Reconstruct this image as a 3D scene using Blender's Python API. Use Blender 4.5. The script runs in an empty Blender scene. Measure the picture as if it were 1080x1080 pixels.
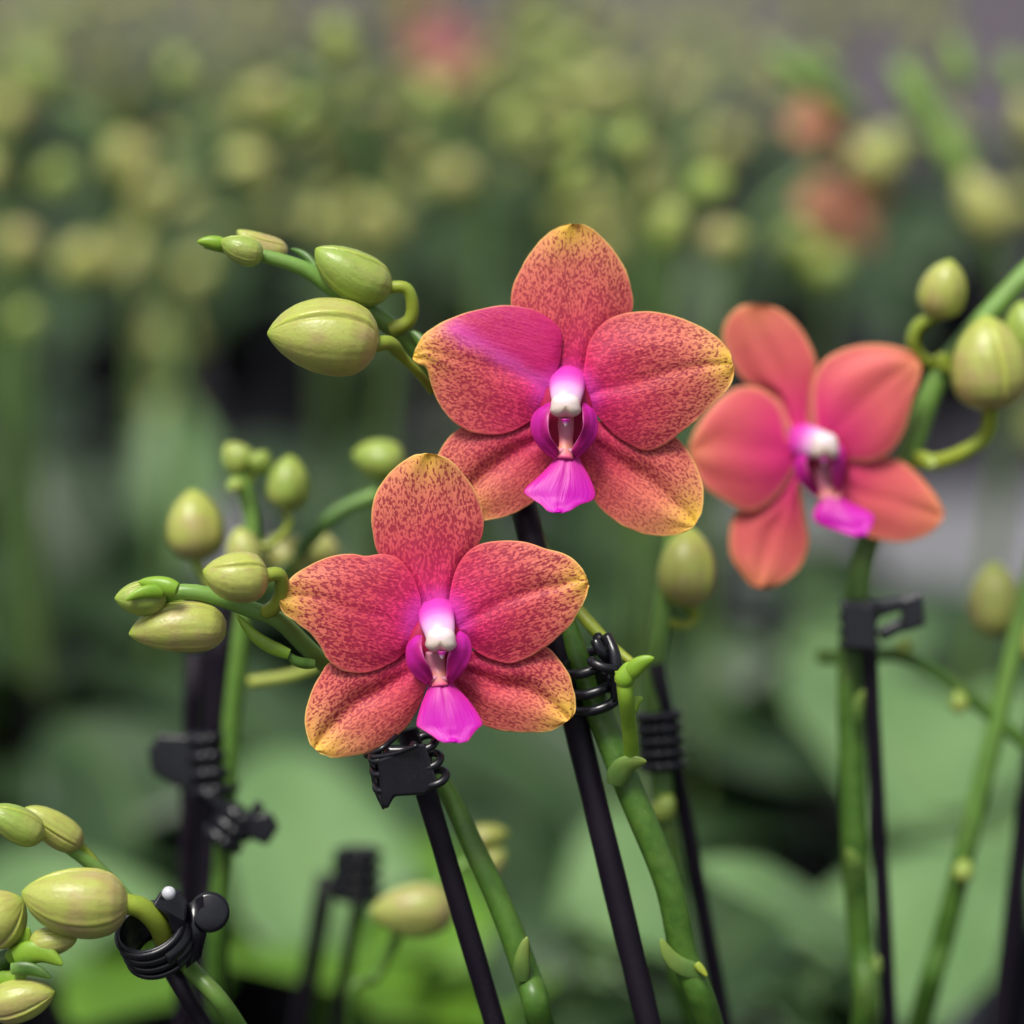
import bpy, math, random
import numpy as np
from mathutils import Vector, noise
random.seed(7)
S = bpy.context.scene
COL = S.collection
R = math.radians
# ------------------------------------------------------------------ camera frame
CAM = Vector((0, 0, 0.48)); PITCH = R(15)
RT = Vector((1, 0, 0)); FW = Vector((0, math.cos(PITCH), -math.sin(PITCH))); UP = Vector((0, math.sin(PITCH), math.cos(PITCH)))
K = 0.4 / 1080
def P(px, py, d):
    return CAM + FW*d + RT*((px-540)*K*d) - UP*((py-540)*K*d)
cam = bpy.data.cameras.new('camera'); co = bpy.data.objects.new('camera', cam); COL.objects.link(co)
co.location = CAM; co.rotation_euler = (math.pi/2-PITCH, 0, 0)
cam.sensor_width = 36; cam.lens = 90; cam.clip_start = 0.02; cam.clip_end = 500
cam.dof.use_dof = True; cam.dof.focus_distance = 0.4895; cam.dof.aperture_fstop = 90/20.0
S.camera = co
# ------------------------------------------------------------------ light
w = bpy.data.worlds.new("World"); S.world = w; w.use_nodes = True
nt = w.node_tree; bgn = nt.nodes['Background']
sky = nt.nodes.new('ShaderNodeTexSky'); sky.sky_type = 'NISHITA'; sky.sun_disc = False
SUN_EL, SUN_AZ = R(66), R(215)          # azimuth clockwise from +Y
sky.sun_elevation = SUN_EL; sky.sun_rotation = SUN_AZ
sky.air_density = 1.0; sky.dust_density = 4.0; sky.ozone_density = 0.6
hs = nt.nodes.new('ShaderNodeHueSaturation'); hs.inputs['Saturation'].default_value = 0.38
nt.links.new(sky.outputs[0], hs.inputs['Color']); nt.links.new(hs.outputs[0], bgn.inputs[0])
bgn.inputs[1].default_value = 0.052
sl = bpy.data.lights.new('sun', 'SUN'); sl.energy = 1.5; sl.angle = R(20); sl.color = (1, 0.96, 0.89)
so = bpy.data.objects.new('sun', sl); COL.objects.link(so)
sd = Vector((math.sin(SUN_AZ)*math.cos(SUN_EL), math.cos(SUN_AZ)*math.cos(SUN_EL), math.sin(SUN_EL)))
so.rotation_euler = sd.to_track_quat('Z', 'Y').to_euler(); so.location = (0, 0, 3)
S.view_settings.view_transform = 'Standard'; S.view_settings.look = 'None'
S.view_settings.exposure = 1.40; S.view_settings.gamma = 1
S.render.engine = 'CYCLES'
S.cycles.use_denoising = True
S.cycles.max_bounces = 8; S.cycles.transparent_max_bounces = 4
# ------------------------------------------------------------------ node helper
class G:
    def __init__(s, name, rough=0.5, spec=0.5):
        s.m = bpy.data.materials.new(name); s.m.use_nodes = True
        s.t = s.m.node_tree; s.N = s.t.nodes; s.b = s.N['Principled BSDF']
        s.b.inputs['Roughness'].default_value = rough; s.b.inputs['Specular IOR Level'].default_value = spec
    def put(s, sock, v):
        if hasattr(v, 'is_output'): s.t.links.new(v, sock)
        else: sock.default_value = v
    def attr(s, n):
        a = s.N.new('ShaderNodeAttribute'); a.attribute_name = n; return a.outputs['Fac']
    def obj(s):
        return s.N.new('ShaderNodeTexCoord').outputs['Object']
    def rnd(s):
        return s.N.new('ShaderNodeObjectInfo').outputs['Random']
    def xyz(s, x, y, z=0.0):
        n = s.N.new('ShaderNodeCombineXYZ')
        for i, v in enumerate((x, y, z)): s.put(n.inputs[i], v)
        return n.outputs[0]
    def noise(s, vec, scale, detail=2.0, dist=0.0, rough=0.5):
        n = s.N.new('ShaderNodeTexNoise'); s.put(n.inputs['Vector'], vec)
        n.inputs['Scale'].default_value = scale; n.inputs['Detail'].default_value = detail
        n.inputs['Distortion'].default_value = dist; n.inputs['Roughness'].default_value = rough
        return n.outputs['Fac']
    def voro(s, vec, scale):
        n = s.N.new('ShaderNodeTexVoronoi'); s.put(n.inputs['Vector'], vec); n.inputs['Scale'].default_value = scale
        return n.outputs['Distance']
    def m_(s, op, a, b=0.0):
        n = s.N.new('ShaderNodeMath'); n.operation = op; s.put(n.inputs[0], a); s.put(n.inputs[1], b); return n.outputs[0]
    def mr(s, v, a, b, c=0.0, d=1.0, smooth=False):
        n = s.N.new('ShaderNodeMapRange'); n.interpolation_type = 'SMOOTHSTEP' if smooth else 'LINEAR'
        s.put(n.inputs[0], v)
        for i, q in enumerate((a, b, c, d)): s.put(n.inputs[i+1], q)
        return n.outputs[0]
    def ramp(s, fac, stops, interp='LINEAR'):
        n = s.N.new('ShaderNodeValToRGB'); n.color_ramp.interpolation = interp
        e = n.color_ramp.elements
        while len(e) < len(stops): e.new(0.5)
        for q, (p, c) in zip(e, stops): q.position = p; q.color = (*c, 1)
        s.put(n.inputs[0], fac); return n.outputs[0]
    def mix(s, f, a, b, mode='MIX'):
        n = s.N.new('ShaderNodeMix'); n.data_type = 'RGBA'; n.blend_type = mode
        s.put(n.inputs[0], f)
        for i, v in ((6, a), (7, b)):
            s.put(n.inputs[i], v if hasattr(v, 'is_output') else (*v, 1))
        return n.outputs[2]
    def color(s, c): s.put(s.b.inputs['Base Color'], c if hasattr(c, 'is_output') else (*c, 1))
    def bump(s, h, strength=0.3, dist=0.0003):
        n = s.N.new('ShaderNodeBump'); n.inputs['Strength'].default_value = strength; n.inputs['Distance'].default_value = dist
        s.put(n.inputs['Height'], h); s.t.links.new(n.outputs[0], s.b.inputs['Normal'])
    def sss(s, wgt, rad, scale):
        s.b.inputs['Subsurface Weight'].default_value = wgt; s.b.inputs['Subsurface Radius'].default_value = rad; s.b.inputs['Subsurface Scale'].default_value = scale
    def translucent(s, fac, col):
        tr = s.N.new('ShaderNodeBsdfTranslucent'); s.put(tr.inputs[0], col if hasattr(col, 'is_output') else (*col, 1))
        mx = s.N.new('ShaderNodeMixShader'); mx.inputs[0].default_value = fac
        s.t.links.new(s.b.outputs[0], mx.inputs[1]); s.t.links.new(tr.outputs[0], mx.inputs[2])
        s.t.links.new(mx.outputs[0], s.N['Material Output'].inputs[0])
# ------------------------------------------------------------------ materials
def mat_petal(name='petal_skin', soft=False):
    g = G(name, 0.48, 0.3)
    rad, edge, tip, sp = g.attr('rad'), g.attr('edge'), g.attr('tip'), g.attr('sp')
    ps = g.mr(g.attr('seed'), 5, 10, 1.12, 0.94)
    vec = g.xyz(g.m_('MULTIPLY', g.m_('MULTIPLY', g.attr('pa'), 0.58), ps), g.m_('MULTIPLY', g.attr('pb'), ps), g.attr('seed'))
    n1 = g.noise(vec, 2.4, 1.2, 0.35, 0.4)
    big = g.noise(vec, 0.16, 2)
    radn = g.m_('ADD', rad, g.m_('MULTIPLY', g.m_('SUBTRACT', big, 0.5), 0.22))
    base = g.ramp(radn, [(0.0, (0.80, 0.035, 0.36)), (0.22, (0.78, 0.025, 0.17)), (0.45, (0.68, 0.060, 0.105)), (0.66, (0.70, 0.125, 0.115)), (0.86, (0.74, 0.20, 0.13)), (1.0, (0.77, 0.29, 0.14))])
    tipn = g.m_('MULTIPLY', tip, g.mr(big, 0.3, 0.6, 0.4, 0.9))
    base = g.mix(tipn, base, (0.80, 0.54, 0.045))
    spot = g.ramp(radn, [(0.0, (0.60, 0.01, 0.22)), (0.3, (0.44, 0.010, 0.085)), (0.6, (0.34, 0.014, 0.05)), (1.0, (0.24, 0.014, 0.03))])
    thr = g.mr(radn, 0.2, 1.0, 0.575, 0.45)
    thr = g.m_('SUBTRACT', thr, g.m_('MULTIPLY', tip, 0.08))
    f = g.mr(g.m_('SUBTRACT', thr, n1), -0.07, 0.08, 0, 1, True)
    f = g.m_('MULTIPLY', f, g.m_('MULTIPLY', sp, g.mr(edge, 0.15, 0.9, 0.15, 1)))
    if soft: f = g.m_('MULTIPLY', f, 0.3)
    c = g.mix(g.m_('MULTIPLY', f, 0.88), base, spot)
    c = g.mix(g.m_('MULTIPLY', g.attr('mag'), 0.86), c, g.mix(g.noise(vec, 0.5, 3), (0.52, 0.006, 0.10), (0.56, 0.010, 0.19)))
    c = g.mix(g.attr('lil'), c, (0.70, 0.075, 0.42))
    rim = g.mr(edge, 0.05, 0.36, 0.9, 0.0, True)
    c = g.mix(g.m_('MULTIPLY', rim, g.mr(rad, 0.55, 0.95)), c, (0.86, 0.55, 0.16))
    c = g.mix(g.mr(rad, 0.08, 0.28, 0.9, 0, True), c, (0.68, 0.055, 0.48))
    if soft:
        c = g.mix(0.62, c, (0.70, 0.105, 0.13))
        c = g.mix(g.mr(rad, 0.15, 0.75, 0.85, 0, True), c, (0.64, 0.018, 0.18))
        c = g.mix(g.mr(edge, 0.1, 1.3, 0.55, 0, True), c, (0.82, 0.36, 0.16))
    g.color(c)
    vein = g.noise(g.xyz(g.m_('MULTIPLY', g.attr('pa'), 0.18), g.m_('MULTIPLY', g.attr('pb'), 1.6), g.attr('seed')), 1.2, 2)
    fine = g.noise(vec, 7.0, 2)
    g.bump(g.m_('ADD', g.m_('ADD', g.m_('MULTIPLY', vein, 0.9), g.m_('MULTIPLY', fine, 0.35)), g.m_('MULTIPLY', n1, 0.5)), 0.55, 0.0003)
    g.b.inputs['Sheen Weight'].default_value = 0.12; g.b.inputs['Sheen Roughness'].default_value = 0.4
    g.translucent(0.22, c)
    return g.m
def mat_lip():
    g = G('lip_magenta', 0.42, 0.35)
    v = g.obj()
    n = g.noise(g.xyz(g.m_('MULTIPLY', g.attr('u'), 1.5), g.m_('MULTIPLY', g.attr('v'), 12), 0.0), 1.6, 4); big = g.noise(v, 160, 2)
    mid = g.mr(g.m_('ABSOLUTE', g.m_('SUBTRACT', g.attr('v'), 0.5)), 0.0, 0.06, 1, 0, True)
    c = g.ramp(g.attr('u'), [(0.0, (0.50, 0.04, 0.20)), (0.2, (0.62, 0.04, 0.36)), (0.5, (0.56, 0.004, 0.42)), (0.9, (0.60, 0.004, 0.47)), (1, (0.66, 0.02, 0.54))])
    c = g.mix(g.mr(g.m_('ADD', g.attr('v'), g.m_('MULTIPLY', big, 0.06)), 0.0, 0.16, 0.75, 0, True), c, (0.62, 0.02, 0.22))
    c = g.mix(g.mr(g.attr('v'), 0.90, 1.0, 0, 0.6, True), c, (0.60, 0.02, 0.22))
    c = g.mix(g.m_('MULTIPLY', g.mr(n, 0.5, 0.7), 0.4), c, (0.46, 0.004, 0.26))
    c = g.mix(g.m_('MULTIPLY', mid, g.mr(g.attr('u'), 0.1, 0.75, 0.55, 0)), c, (0.40, 0.006, 0.20))
    g.color(c); g.bump(n, 0.5, 0.0003); g.translucent(0.22, c); return g.m
def mat_lobe():
    g = G('lip_side_lobe', 0.4, 0.35)
    n = g.noise(g.obj(), 900, 3)
    c = g.ramp(g.attr('u'), [(0, (0.56, 0.02, 0.40)), (0.5, (0.48, 0.010, 0.27)), (1, (0.42, 0.014, 0.15))])  # lighter top to darker bottom, shading put into the lobe colour
    v = g.attr('v')
    c = g.mix(g.mr(v, 0.15, 0.5, 0.55, 0, True), c, (0.36, 0.006, 0.10))  # shade inside the lobe, painted as darker crimson
    c = g.mix(g.mr(v, 0.0, 0.10, 0.7, 0, True), c, (0.66, 0.16, 0.42))
    c = g.mix(g.mr(v, 0.8, 1.0, 0, 0.5, True), c, (0.56, 0.015, 0.18))
    c = g.mix(g.m_('MULTIPLY', g.mr(n, 0.45, 0.65), 0.45), c, (0.36, 0.008, 0.13)); g.color(c); g.bump(n, 0.3, 0.0002); g.translucent(0.2, c); return g.m
def mat_throat():
    g = G('throat_crimson', 0.5, 0.3)
    n = g.noise(g.obj(), 1200, 2)
    g.color(g.mix(n, (0.26, 0.003, 0.035), (0.46, 0.012, 0.09))); return g.m
def mat_callus():
    g = G('callus_pink', 0.4, 0.4)
    g.color(g.ramp(g.attr('u'), [(0, (0.62, 0.26, 0.36)), (0.5, (0.62, 0.19, 0.28)), (0.75, (0.78, 0.28, 0.20)), (1, (0.62, 0.06, 0.22))])); g.sss(0.2, (1, .3, .3), .001); return g.m
def mat_column():
    g = G('column_white', 0.38, 0.4)
    c = g.ramp(g.attr('u'), [(0, (0.54, 0.022, 0.30)), (0.28, (0.58, 0.045, 0.40)), (0.42, (0.62, 0.13, 0.50)), (0.56, (0.66, 0.33, 0.60)), (0.70, (0.68, 0.52, 0.61)), (0.80, (0.70, 0.60, 0.60)), (1, (0.60, 0.48, 0.38))])
    g.color(c); g.sss(0.25, (1, .6, .7), .0015); g.bump(g.noise(g.obj(), 700, 2), 0.15, .0002); return g.m
def mat_bud(name, a, b, c2, soft=False):
    g = G(name, 0.36, 0.45)
    u, th, seam = g.attr('u'), g.attr('v'), g.attr('edge')
    vec = g.xyz(g.m_('MULTIPLY', u, 1.0), th, g.m_('MULTIPLY', g.rnd(), 9))
    st = g.noise(g.xyz(g.m_('MULTIPLY', u, 1.6), g.m_('MULTIPLY', th, 9.0), g.m_('MULTIPLY', g.rnd(), 9)), 3.0, 4)
    bl = g.noise(g.obj(), 170, 3)
    fn = g.noise(g.obj(), 1500, 3)
    c = g.mix(g.mr(g.m_('ADD', bl, g.m_('MULTIPLY', g.m_('SUBTRACT', 0.35, u), 0.35)), 0.38, 0.68, 0, 1, True), a, b)
    c = g.mix(g.m_('MULTIPLY', g.mr(st, 0.48, 0.75, 0, 1), 0.42), c, c2)
    c = g.mix(g.m_('MULTIPLY', g.mr(fn, 0.55, 0.75), 0.35), c, c2)
    c = g.mix(g.mr(u, 0.78, 1.0, 0, 0.85, True), c, (0.28, 0.40, 0.035))
    c = g.mix(g.m_('MULTIPLY', seam, 0.8), c, (0.42, 0.48, 0.05))
    g.color(c); g.sss(0.18, (.8, 1, .3), .0012)
    g.bump(g.m_('ADD', st, g.m_('MULTIPLY', fn, 0.6)), 0.4, 0.0003); return g.m
def mat_stem(name, a, b, yl=(0.36, 0.46, 0.06), tipfirst=False):
    g = G(name, 0.38, 0.36)
    v = g.obj(); n = g.noise(v, 260, 3); f = g.noise(v, 1800, 2)
    c = g.mix(g.mr(n, 0.35, 0.65), a, b)
    c = g.mix(g.mr(g.attr('u'), 0.0, 0.32, 0.85, 0) if tipfirst else g.mr(g.attr('u'), 0.35, 1.0, 0, 0.9), c, yl)
    c = g.mix(g.m_('MULTIPLY', g.mr(f, 0.56, 0.7), 0.25), c, (0.13, 0.20, 0.05))
    c = g.mix(g.m_('MULTIPLY', g.mr(g.noise(v, 75, 4), 0.52, 0.70), 0.28), c, (0.10, 0.09, 0.035))
    dots = g.mr(g.voro(v, 420), 0.02, 0.10, 1, 0)
    c = g.mix(g.m_('MULTIPLY', dots, 0.3), c, (0.30, 0.36, 0.16))
    g.color(c); g.bump(g.m_('ADD', n, g.m_('MULTIPLY', f, 0.3)), 0.25, 0.0003); g.sss(0.1, (.5, 1, .2), .001); return g.m
def mat_plastic(name, col, rough, spec=0.5):
    g = G(name, rough, spec); n = g.noise(g.obj(), 900, 4); big = g.noise(g.obj(), 90, 2)
    g.color(g.mix(n, col, tuple(q*1.5+0.001 for q in col)))
    st = g.noise(g.obj(), 2600, 5, 0.0, 0.7); pt = g.noise(g.obj(), 130, 3)
    dust = g.m_('MULTIPLY', g.mr(st, 0.56, 0.72), g.mr(pt, 0.45, 0.65))
    if max(col) < 0.05: g.color(g.mix(g.m_('MULTIPLY', dust, 0.6), g.mix(n, col, tuple(q*1.5+0.001 for q in col)), (0.05, 0.046, 0.05)))
    g.put(g.b.inputs['Roughness'], g.mr(big, 0.3, 0.7, rough*0.75, rough*1.35)); g.bump(n, 0.12, 0.0002); return g.m
def mat_leaf(name, a, b, rough=0.42):
    g = G(name, rough, 0.38)
    u, v = g.attr('u'), g.attr('v')
    st = g.noise(g.xyz(g.m_('MULTIPLY', u, 1.2), g.m_('MULTIPLY', v, 14), g.m_('MULTIPLY', g.rnd(), 7)), 2.0, 3)
    bl = g.noise(g.obj(), 28, 2)
    c = g.mix(g.mr(bl, 0.35, 0.65), a, b)
    c = g.mix(g.m_('MULTIPLY', g.mr(st, 0.45, 0.7), 0.35), c, tuple(q*0.6 for q in a))
    mid = g.mr(g.m_('ABSOLUTE', g.m_('SUBTRACT', v, 0.5)), 0.0, 0.04, 0.6, 0, True)
    c = g.mix(mid, c, (0.10, 0.18, 0.04))
    g.color(c); g.bump(st, 0.2, 0.0006); g.translucent(0.16, g.mix(0.5, c, (0.22, 0.42, 0.02))); return g.m
def mat_soil():
    g = G('bark_mix', 0.9, 0.2); n = g.voro(g.obj(), 90)
    g.color(g.mix(n, (0.02, 0.013, 0.01), (0.10, 0.06, 0.035))); g.bump(n, 0.8, 0.01); return g.m
def mat_ground():
    g = G('weed_mat', 0.75, 0.35); v = g.obj()
    n = g.noise(v, 2.2, 3); f = g.noise(v, 60, 4)
    c = g.mix(g.mr(n, 0.35, 0.65), (0.008, 0.008, 0.014), (0.020, 0.018, 0.025))
    c = g.mix(g.m_('MULTIPLY', f, 0.25), c, (0.06, 0.052, 0.062)); g.color(c); g.bump(f, 0.5, 0.004); return g.m
M = dict(
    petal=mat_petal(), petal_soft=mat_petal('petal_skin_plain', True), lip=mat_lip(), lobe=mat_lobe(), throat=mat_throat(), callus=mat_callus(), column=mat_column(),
    bud=mat_bud('bud_skin', (0.36, 0.40, 0.085), (0.38, 0.32, 0.12), (0.26, 0.17, 0.07)),
    bud_green=mat_bud('bud_skin_green', (0.25, 0.35, 0.06), (0.30, 0.34, 0.08), (0.20, 0.18, 0.055)),
    stem_bud=mat_bud('bud_skin_fresh', (0.17, 0.30, 0.055), (0.20, 0.33, 0.07), (0.16, 0.22, 0.05)),
    bud_far=mat_bud('bud_skin_far', (0.36, 0.40, 0.10), (0.40, 0.34, 0.14), (0.30, 0.20, 0.09)),
    stem=mat_stem('stem_green', (0.040, 0.105, 0.012), (0.068, 0.155, 0.020), (0.19, 0.35, 0.07), True),
    node=mat_stem('stem_node', (0.07, 0.14, 0.028), (0.09, 0.17, 0.035), (0.24, 0.33, 0.06)),
    stem_lime=mat_stem('stem_lime', (0.15, 0.30, 0.018), (0.20, 0.34, 0.025), (0.22, 0.36, 0.03)),
    stem_yellow=mat_stem('stem_yellow', (0.26, 0.32, 0.03), (0.21, 0.29, 0.03), (0.28, 0.32, 0.035)),
    plastic=mat_plastic('black_plastic', (0.0035, 0.0035, 0.006), 0.25, 0.5), stake=mat_plastic('stake_plastic', (0.0045, 0.0022, 0.0065), 0.5, 0.22),
    metal=mat_plastic('pale_pin', (0.38, 0.39, 0.42), 0.3), pot=mat_plastic('pot_plastic', (0.012, 0.012, 0.016), 0.45), potw=mat_plastic('pot_white', (0.42, 0.43, 0.46), 0.45),
    leaf=mat_leaf('leaf_dark', (0.018, 0.044, 0.015), (0.036, 0.074, 0.025)), leaf2=mat_leaf('leaf_backlit', (0.085, 0.20, 0.012), (0.11, 0.24, 0.014), 0.5),  # leaf2: backlit look painted in as a more vivid base green
    leaf3=mat_leaf('leaf_sky_sheen', (0.11, 0.21, 0.075), (0.16, 0.27, 0.11), 0.38),  # leaf3: sky sheen on the leaves painted in as a paler base colour
    soil=mat_soil(), ground=mat_ground(),
    stem_far=mat_stem('stem_far', (0.09, 0.165, 0.05), (0.14, 0.235, 0.07), (0.20, 0.29, 0.08)), concrete=mat_plastic('path_concrete', (0.125, 0.125, 0.135), 0.8, 0.2), gravel=mat_plastic('far_gravel', (0.058, 0.049, 0.058), 0.9, 0.2))
def mat_far(name, a, b):
    g = G(name, 0.5, 0.3); g.color(g.mix(g.noise(g.obj(), 120, 2), a, b)); g.translucent(0.2, g.mix(0.5, a, b)); return g.m
M['far_orange'] = mat_far('far_petal_orange', (0.60, 0.22, 0.13), (0.62, 0.36, 0.20))
M['far_pink'] = mat_far('far_petal_pink', (0.62, 0.13, 0.18), (0.62, 0.28, 0.24))
# ------------------------------------------------------------------ mesh builder
class MB:
    def __init__(s): s.v = []; s.f = []; s.a = {}
    def add(s, verts, faces, **attrs):
        o = len(s.v); s.v += [tuple(p) for p in verts]; s.f += [tuple(i+o for i in f) for f in faces]
        n = len(verts)
        for k in set(s.a) | set(attrs):
            s.a.setdefault(k, [0.0]*o)
            q = attrs.get(k, 0.0); s.a[k] += list(q) if hasattr(q, '__len__') else [q]*n
        return s
    def mesh(s, name, base=Vector((0, 0, 0)), m=None, smooth=True):
        me = bpy.data.meshes.new(name)
        me.from_pydata([(x-base.x, y-base.y, z-base.z) for x, y, z in s.v], [], s.f)
        for k, q in s.a.items():
            a = me.attributes.new(k, 'FLOAT', 'POINT'); a.data.foreach_set('value', q)
        if smooth: me.polygons.foreach_set('use_smooth', [True]*len(me.polygons))
        if m: me.materials.append(m)
        me.update(); return me
    def build(s, name, m, parent=None, top=None, smooth=True):
        base = Vector((0, 0, 0)); t = top or parent
        while t is not None and t.parent is not None: t = t.parent
        if t is not None: base = t.location.copy()
        o = bpy.data.objects.new(name, s.mesh(name, base, m, smooth)); COL.objects.link(o)
        if parent is not None: o.parent = parent
        return o
def tag(o, label, cat, group=None):
    o['label'] = label; o['category'] = cat
    if group: o['group'] = group
    return o
def thing(name, label, cat, loc, group=None):
    o = bpy.data.objects.new(name, None); COL.objects.link(o); o.location = loc; o.empty_display_size = .02
    return tag(o, label, cat, group)
def spline(pts, n, ends=False):
    """Catmull-Rom through tuples, n samples by arc length (cosine-spaced toward the ends if asked)"""
    p = np.array(pts, float)
    if len(p) == 2: p = np.array([p[0], (p[0]+p[1])/2, p[1]])
    q = np.vstack([2*p[0]-p[1], p, 2*p[-1]-p[-2]])
    out = []
    for i in range(1, len(q)-2):
        a, b, c, d = q[i-1:i+3]
        for t in np.linspace(0, 1, 14, endpoint=False):
            out.append(0.5*((2*b)+(-a+c)*t+(2*a-5*b+4*c-d)*t*t+(-a+3*b-3*c+d)*t**3))
    out.append(p[-1]); out = np.array(out)
    k = min(3, p.shape[1])
    L = np.concatenate([[0], np.cumsum(np.linalg.norm(np.diff(out[:, :k], axis=0), axis=1))])
    s = np.linspace(0, 1, n)
    if ends: s = (1-np.cos(math.pi*s))/2*0.6+s*0.4
    return np.array([[np.interp(x*L[-1], L, out[:, j]) for j in range(p.shape[1])] for x in s])
def loft(mb, pts, rad, seg=14, n=None, flat=1.0, hint=None, caps=True, lobes=None, **kw):
    """tube through world points; rad = list of radii along it (interpolated); flat = squash along the second axis"""
    n = n or max(8, len(pts)*5)
    c = spline([tuple(p) for p in pts], n)
    rr = spline([(i, r) for i, r in enumerate(rad)], n)[:, 1] if len(rad) > 2 else np.interp(np.linspace(0, 1, n), np.linspace(0, 1, len(rad)), rad)
    return tube(mb, c, rr, seg, flat, hint, caps, lobes, **kw)
def tube(mb, c, rr, seg=14, flat=1.0, hint=None, caps=True, lobes=None, **kw):
    n = len(c); verts = []; U = []; V = []; E = []
    T = [Vector(c[min(i+1, n-1)]-c[max(i-1, 0)]).normalized() for i in range(n)]
    h = Vector(hint) if hint is not None else -FW
    side = T[0].cross(h)
    if side.length < 1e-4: side = T[0].cross(UP)
    side.normalize()
    for i in range(n):
        side = (side - T[i]*side.dot(T[i])).normalized(); nb = T[i].cross(side)
        for j in range(seg):
            a = 2*math.pi*j/seg; k = 1.0; e = 0
            if lobes: k, e = lobes(i/(n-1), a)
            verts.append(Vector(c[i])+side*(math.cos(a)*rr[i]*k)+nb*(math.sin(a)*rr[i]*k*flat))
            U.append(i/(n-1)); V.append(j/seg); E.append(e)
    F = [(i*seg+j, i*seg+(j+1) % seg, (i+1)*seg+(j+1) % seg, (i+1)*seg+j) for i in range(n-1) for j in range(seg)]
    if caps:
        F.append(tuple(range(seg))[::-1]); F.append(tuple((n-1)*seg+j for j in range(seg)))
    mb.add(verts, F, u=U, v=V, edge=E, **kw); return mb
def blob(mb, c, ax, ay, az, nu=14, nv=20, **kw):
    """ellipsoid with half axes as vectors"""
    v = []; U = []
    for i in range(nu+1):
        p = math.pi*i/nu
        for j in range(nv):
            a = 2*math.pi*j/nv
            v.append(c+az*math.cos(p)+ax*(math.sin(p)*math.cos(a))+ay*(math.sin(p)*math.sin(a))); U.append(i/nu)
    f = [(i*nv+j, (i+1)*nv+j, (i+1)*nv+(j+1) % nv, i*nv+(j+1) % nv) for i in range(nu) for j in range(nv)]
    kw.setdefault('u', U); mb.add(v, f, **kw); return mb
def box(mb, c, x, y, z):
    v = [c+x*a+y*b+z*d for a in (-1, 1) for b in (-1, 1) for d in (-1, 1)]
    mb.add(v, [(0, 1, 3, 2), (4, 6, 7, 5), (0, 4, 5, 1), (2, 3, 7, 6), (0, 2, 6, 4), (1, 5, 7, 3)]); return mb
# ------------------------------------------------------------------ flowers
def strip(left, right, nu, nv, depth, center, R0, thick=0.0006, tip_px=None, seed=0.0, tipr=42, spf=None, jit=0.0, extra=None, tipc=True):
    """petal between two traced sides (base -> tip) ; depth(u, v) in metres from the camera plane ; real front and back skins"""
    L = spline(left, nu, True); Q = spline(right, nu, True)
    rng = random.Random(seed*100+3)
    if jit:
        for A in (L, Q):
            for i in range(4, nu-1): A[i] += np.array([noise.noise((i*0.22, seed*3+id(A) % 7, k)) for k in (0, 9)])*jit
    vs = (1-np.cos(np.pi*np.linspace(0, 1, nv)))/2*0.5+np.linspace(0, 1, nv)*0.5
    px = L[:, None, :]*(1-vs)[None, :, None]+Q[:, None, :]*vs[None, :, None]
    u = np.linspace(0, 1, nu)
    out = np.vstack([spline(left, 160), spline(right, 160)[::-1]])
    flatp = px.reshape(-1, 2)
    dist = np.sqrt(((flatp[:, None, :]-out[None, :, :])**2).sum(2))
    # outline of the base end is not an edge
    keep = dist.min(1)
    edge = keep*K*0.5*1000
    rad = np.linalg.norm(flatp-np.array(center), axis=1)/R0
    tp = np.array(tip_px) if tip_px is not None else (L[-1]+Q[-1])/2
    b0 = (L[0]+Q[0])/2; ax = (tp-b0); ln = np.linalg.norm(ax); ax = ax/ln; ay = np.array([-ax[1], ax[0]])
    tip = np.exp(-(np.linalg.norm(flatp-tp, axis=1)/tipr)**2) if tipc else np.zeros(len(flatp))
    pa = ((flatp-b0)@ax)*K*0.5*1000; pb = ((flatp-b0)@ay)*K*0.5*1000
    uu = np.repeat(u, nv); vv = np.tile(vs, nu)
    front = []; back = []
    for i, (x, y) in enumerate(flatp):
        d = depth(uu[i], vv[i]); t = thick*min(1, 0.35+edge[i]*0.8)
        front.append(P(x, y, d)); back.append(P(x, y, d+t))
    n = nu*nv
    F = []
    for i in range(nu-1):
        for j in range(nv-1):
            a = i*nv+j; F.append((a, a+nv, a+nv+1, a+1)); F.append((n+a, n+a+1, n+a+nv+1, n+a+nv))
    for i in range(nu-1):
        a = i*nv; F.append((a, n+a, n+a+nv, a+nv)); a = i*nv+nv-1; F.append((a, a+nv, n+a+nv, n+a))
    for j in range(nv-1):
        a = (nu-1)*nv+j; F.append((a, n+a, n+a+1, a+1)); F.append((j, j+1, n+j+1, n+j))
    sp = np.array([spf(a, b) for a, b in zip(uu, vv)]) if spf else np.ones(n)
    ex = {k: np.array([f(x, y) for x, y in flatp]) for k, f in (extra or {}).items()}
    for k in ('mag', 'lil'): ex.setdefault(k, np.zeros(n))
    D = lambda a: list(np.concatenate([a, a]))
    # orientation: make the front faces look at the camera
    fa = F[0]; nrm = (front[fa[1]]-front[fa[0]]).cross(front[nv+1]-front[fa[0]])
    pts = front+back
    if (front[(nu//2+1)*nv+nv//2]-front[(nu//2)*nv+nv//2]).cross(front[(nu//2)*nv+nv//2+1]-front[(nu//2)*nv+nv//2]).dot(-FW) < 0:
        F = [f[::-1] for f in F]
    mb = MB()
    mb.add(pts, F, u=D(uu), v=D(vv), rad=D(rad), edge=D(edge), tip=D(tip), pa=D(pa), pb=D(pb), sp=D(sp), seed=[seed]*(2*n), **{k: D(q) for k, q in ex.items()})
    return mb
def zz(x0, y0, s):
    return lambda *pts: [(x0+a/s, y0+b/s) for a, b in pts]
mm = 0.001
def gauss(x, s): return math.exp(-(x/s)**2)
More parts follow.
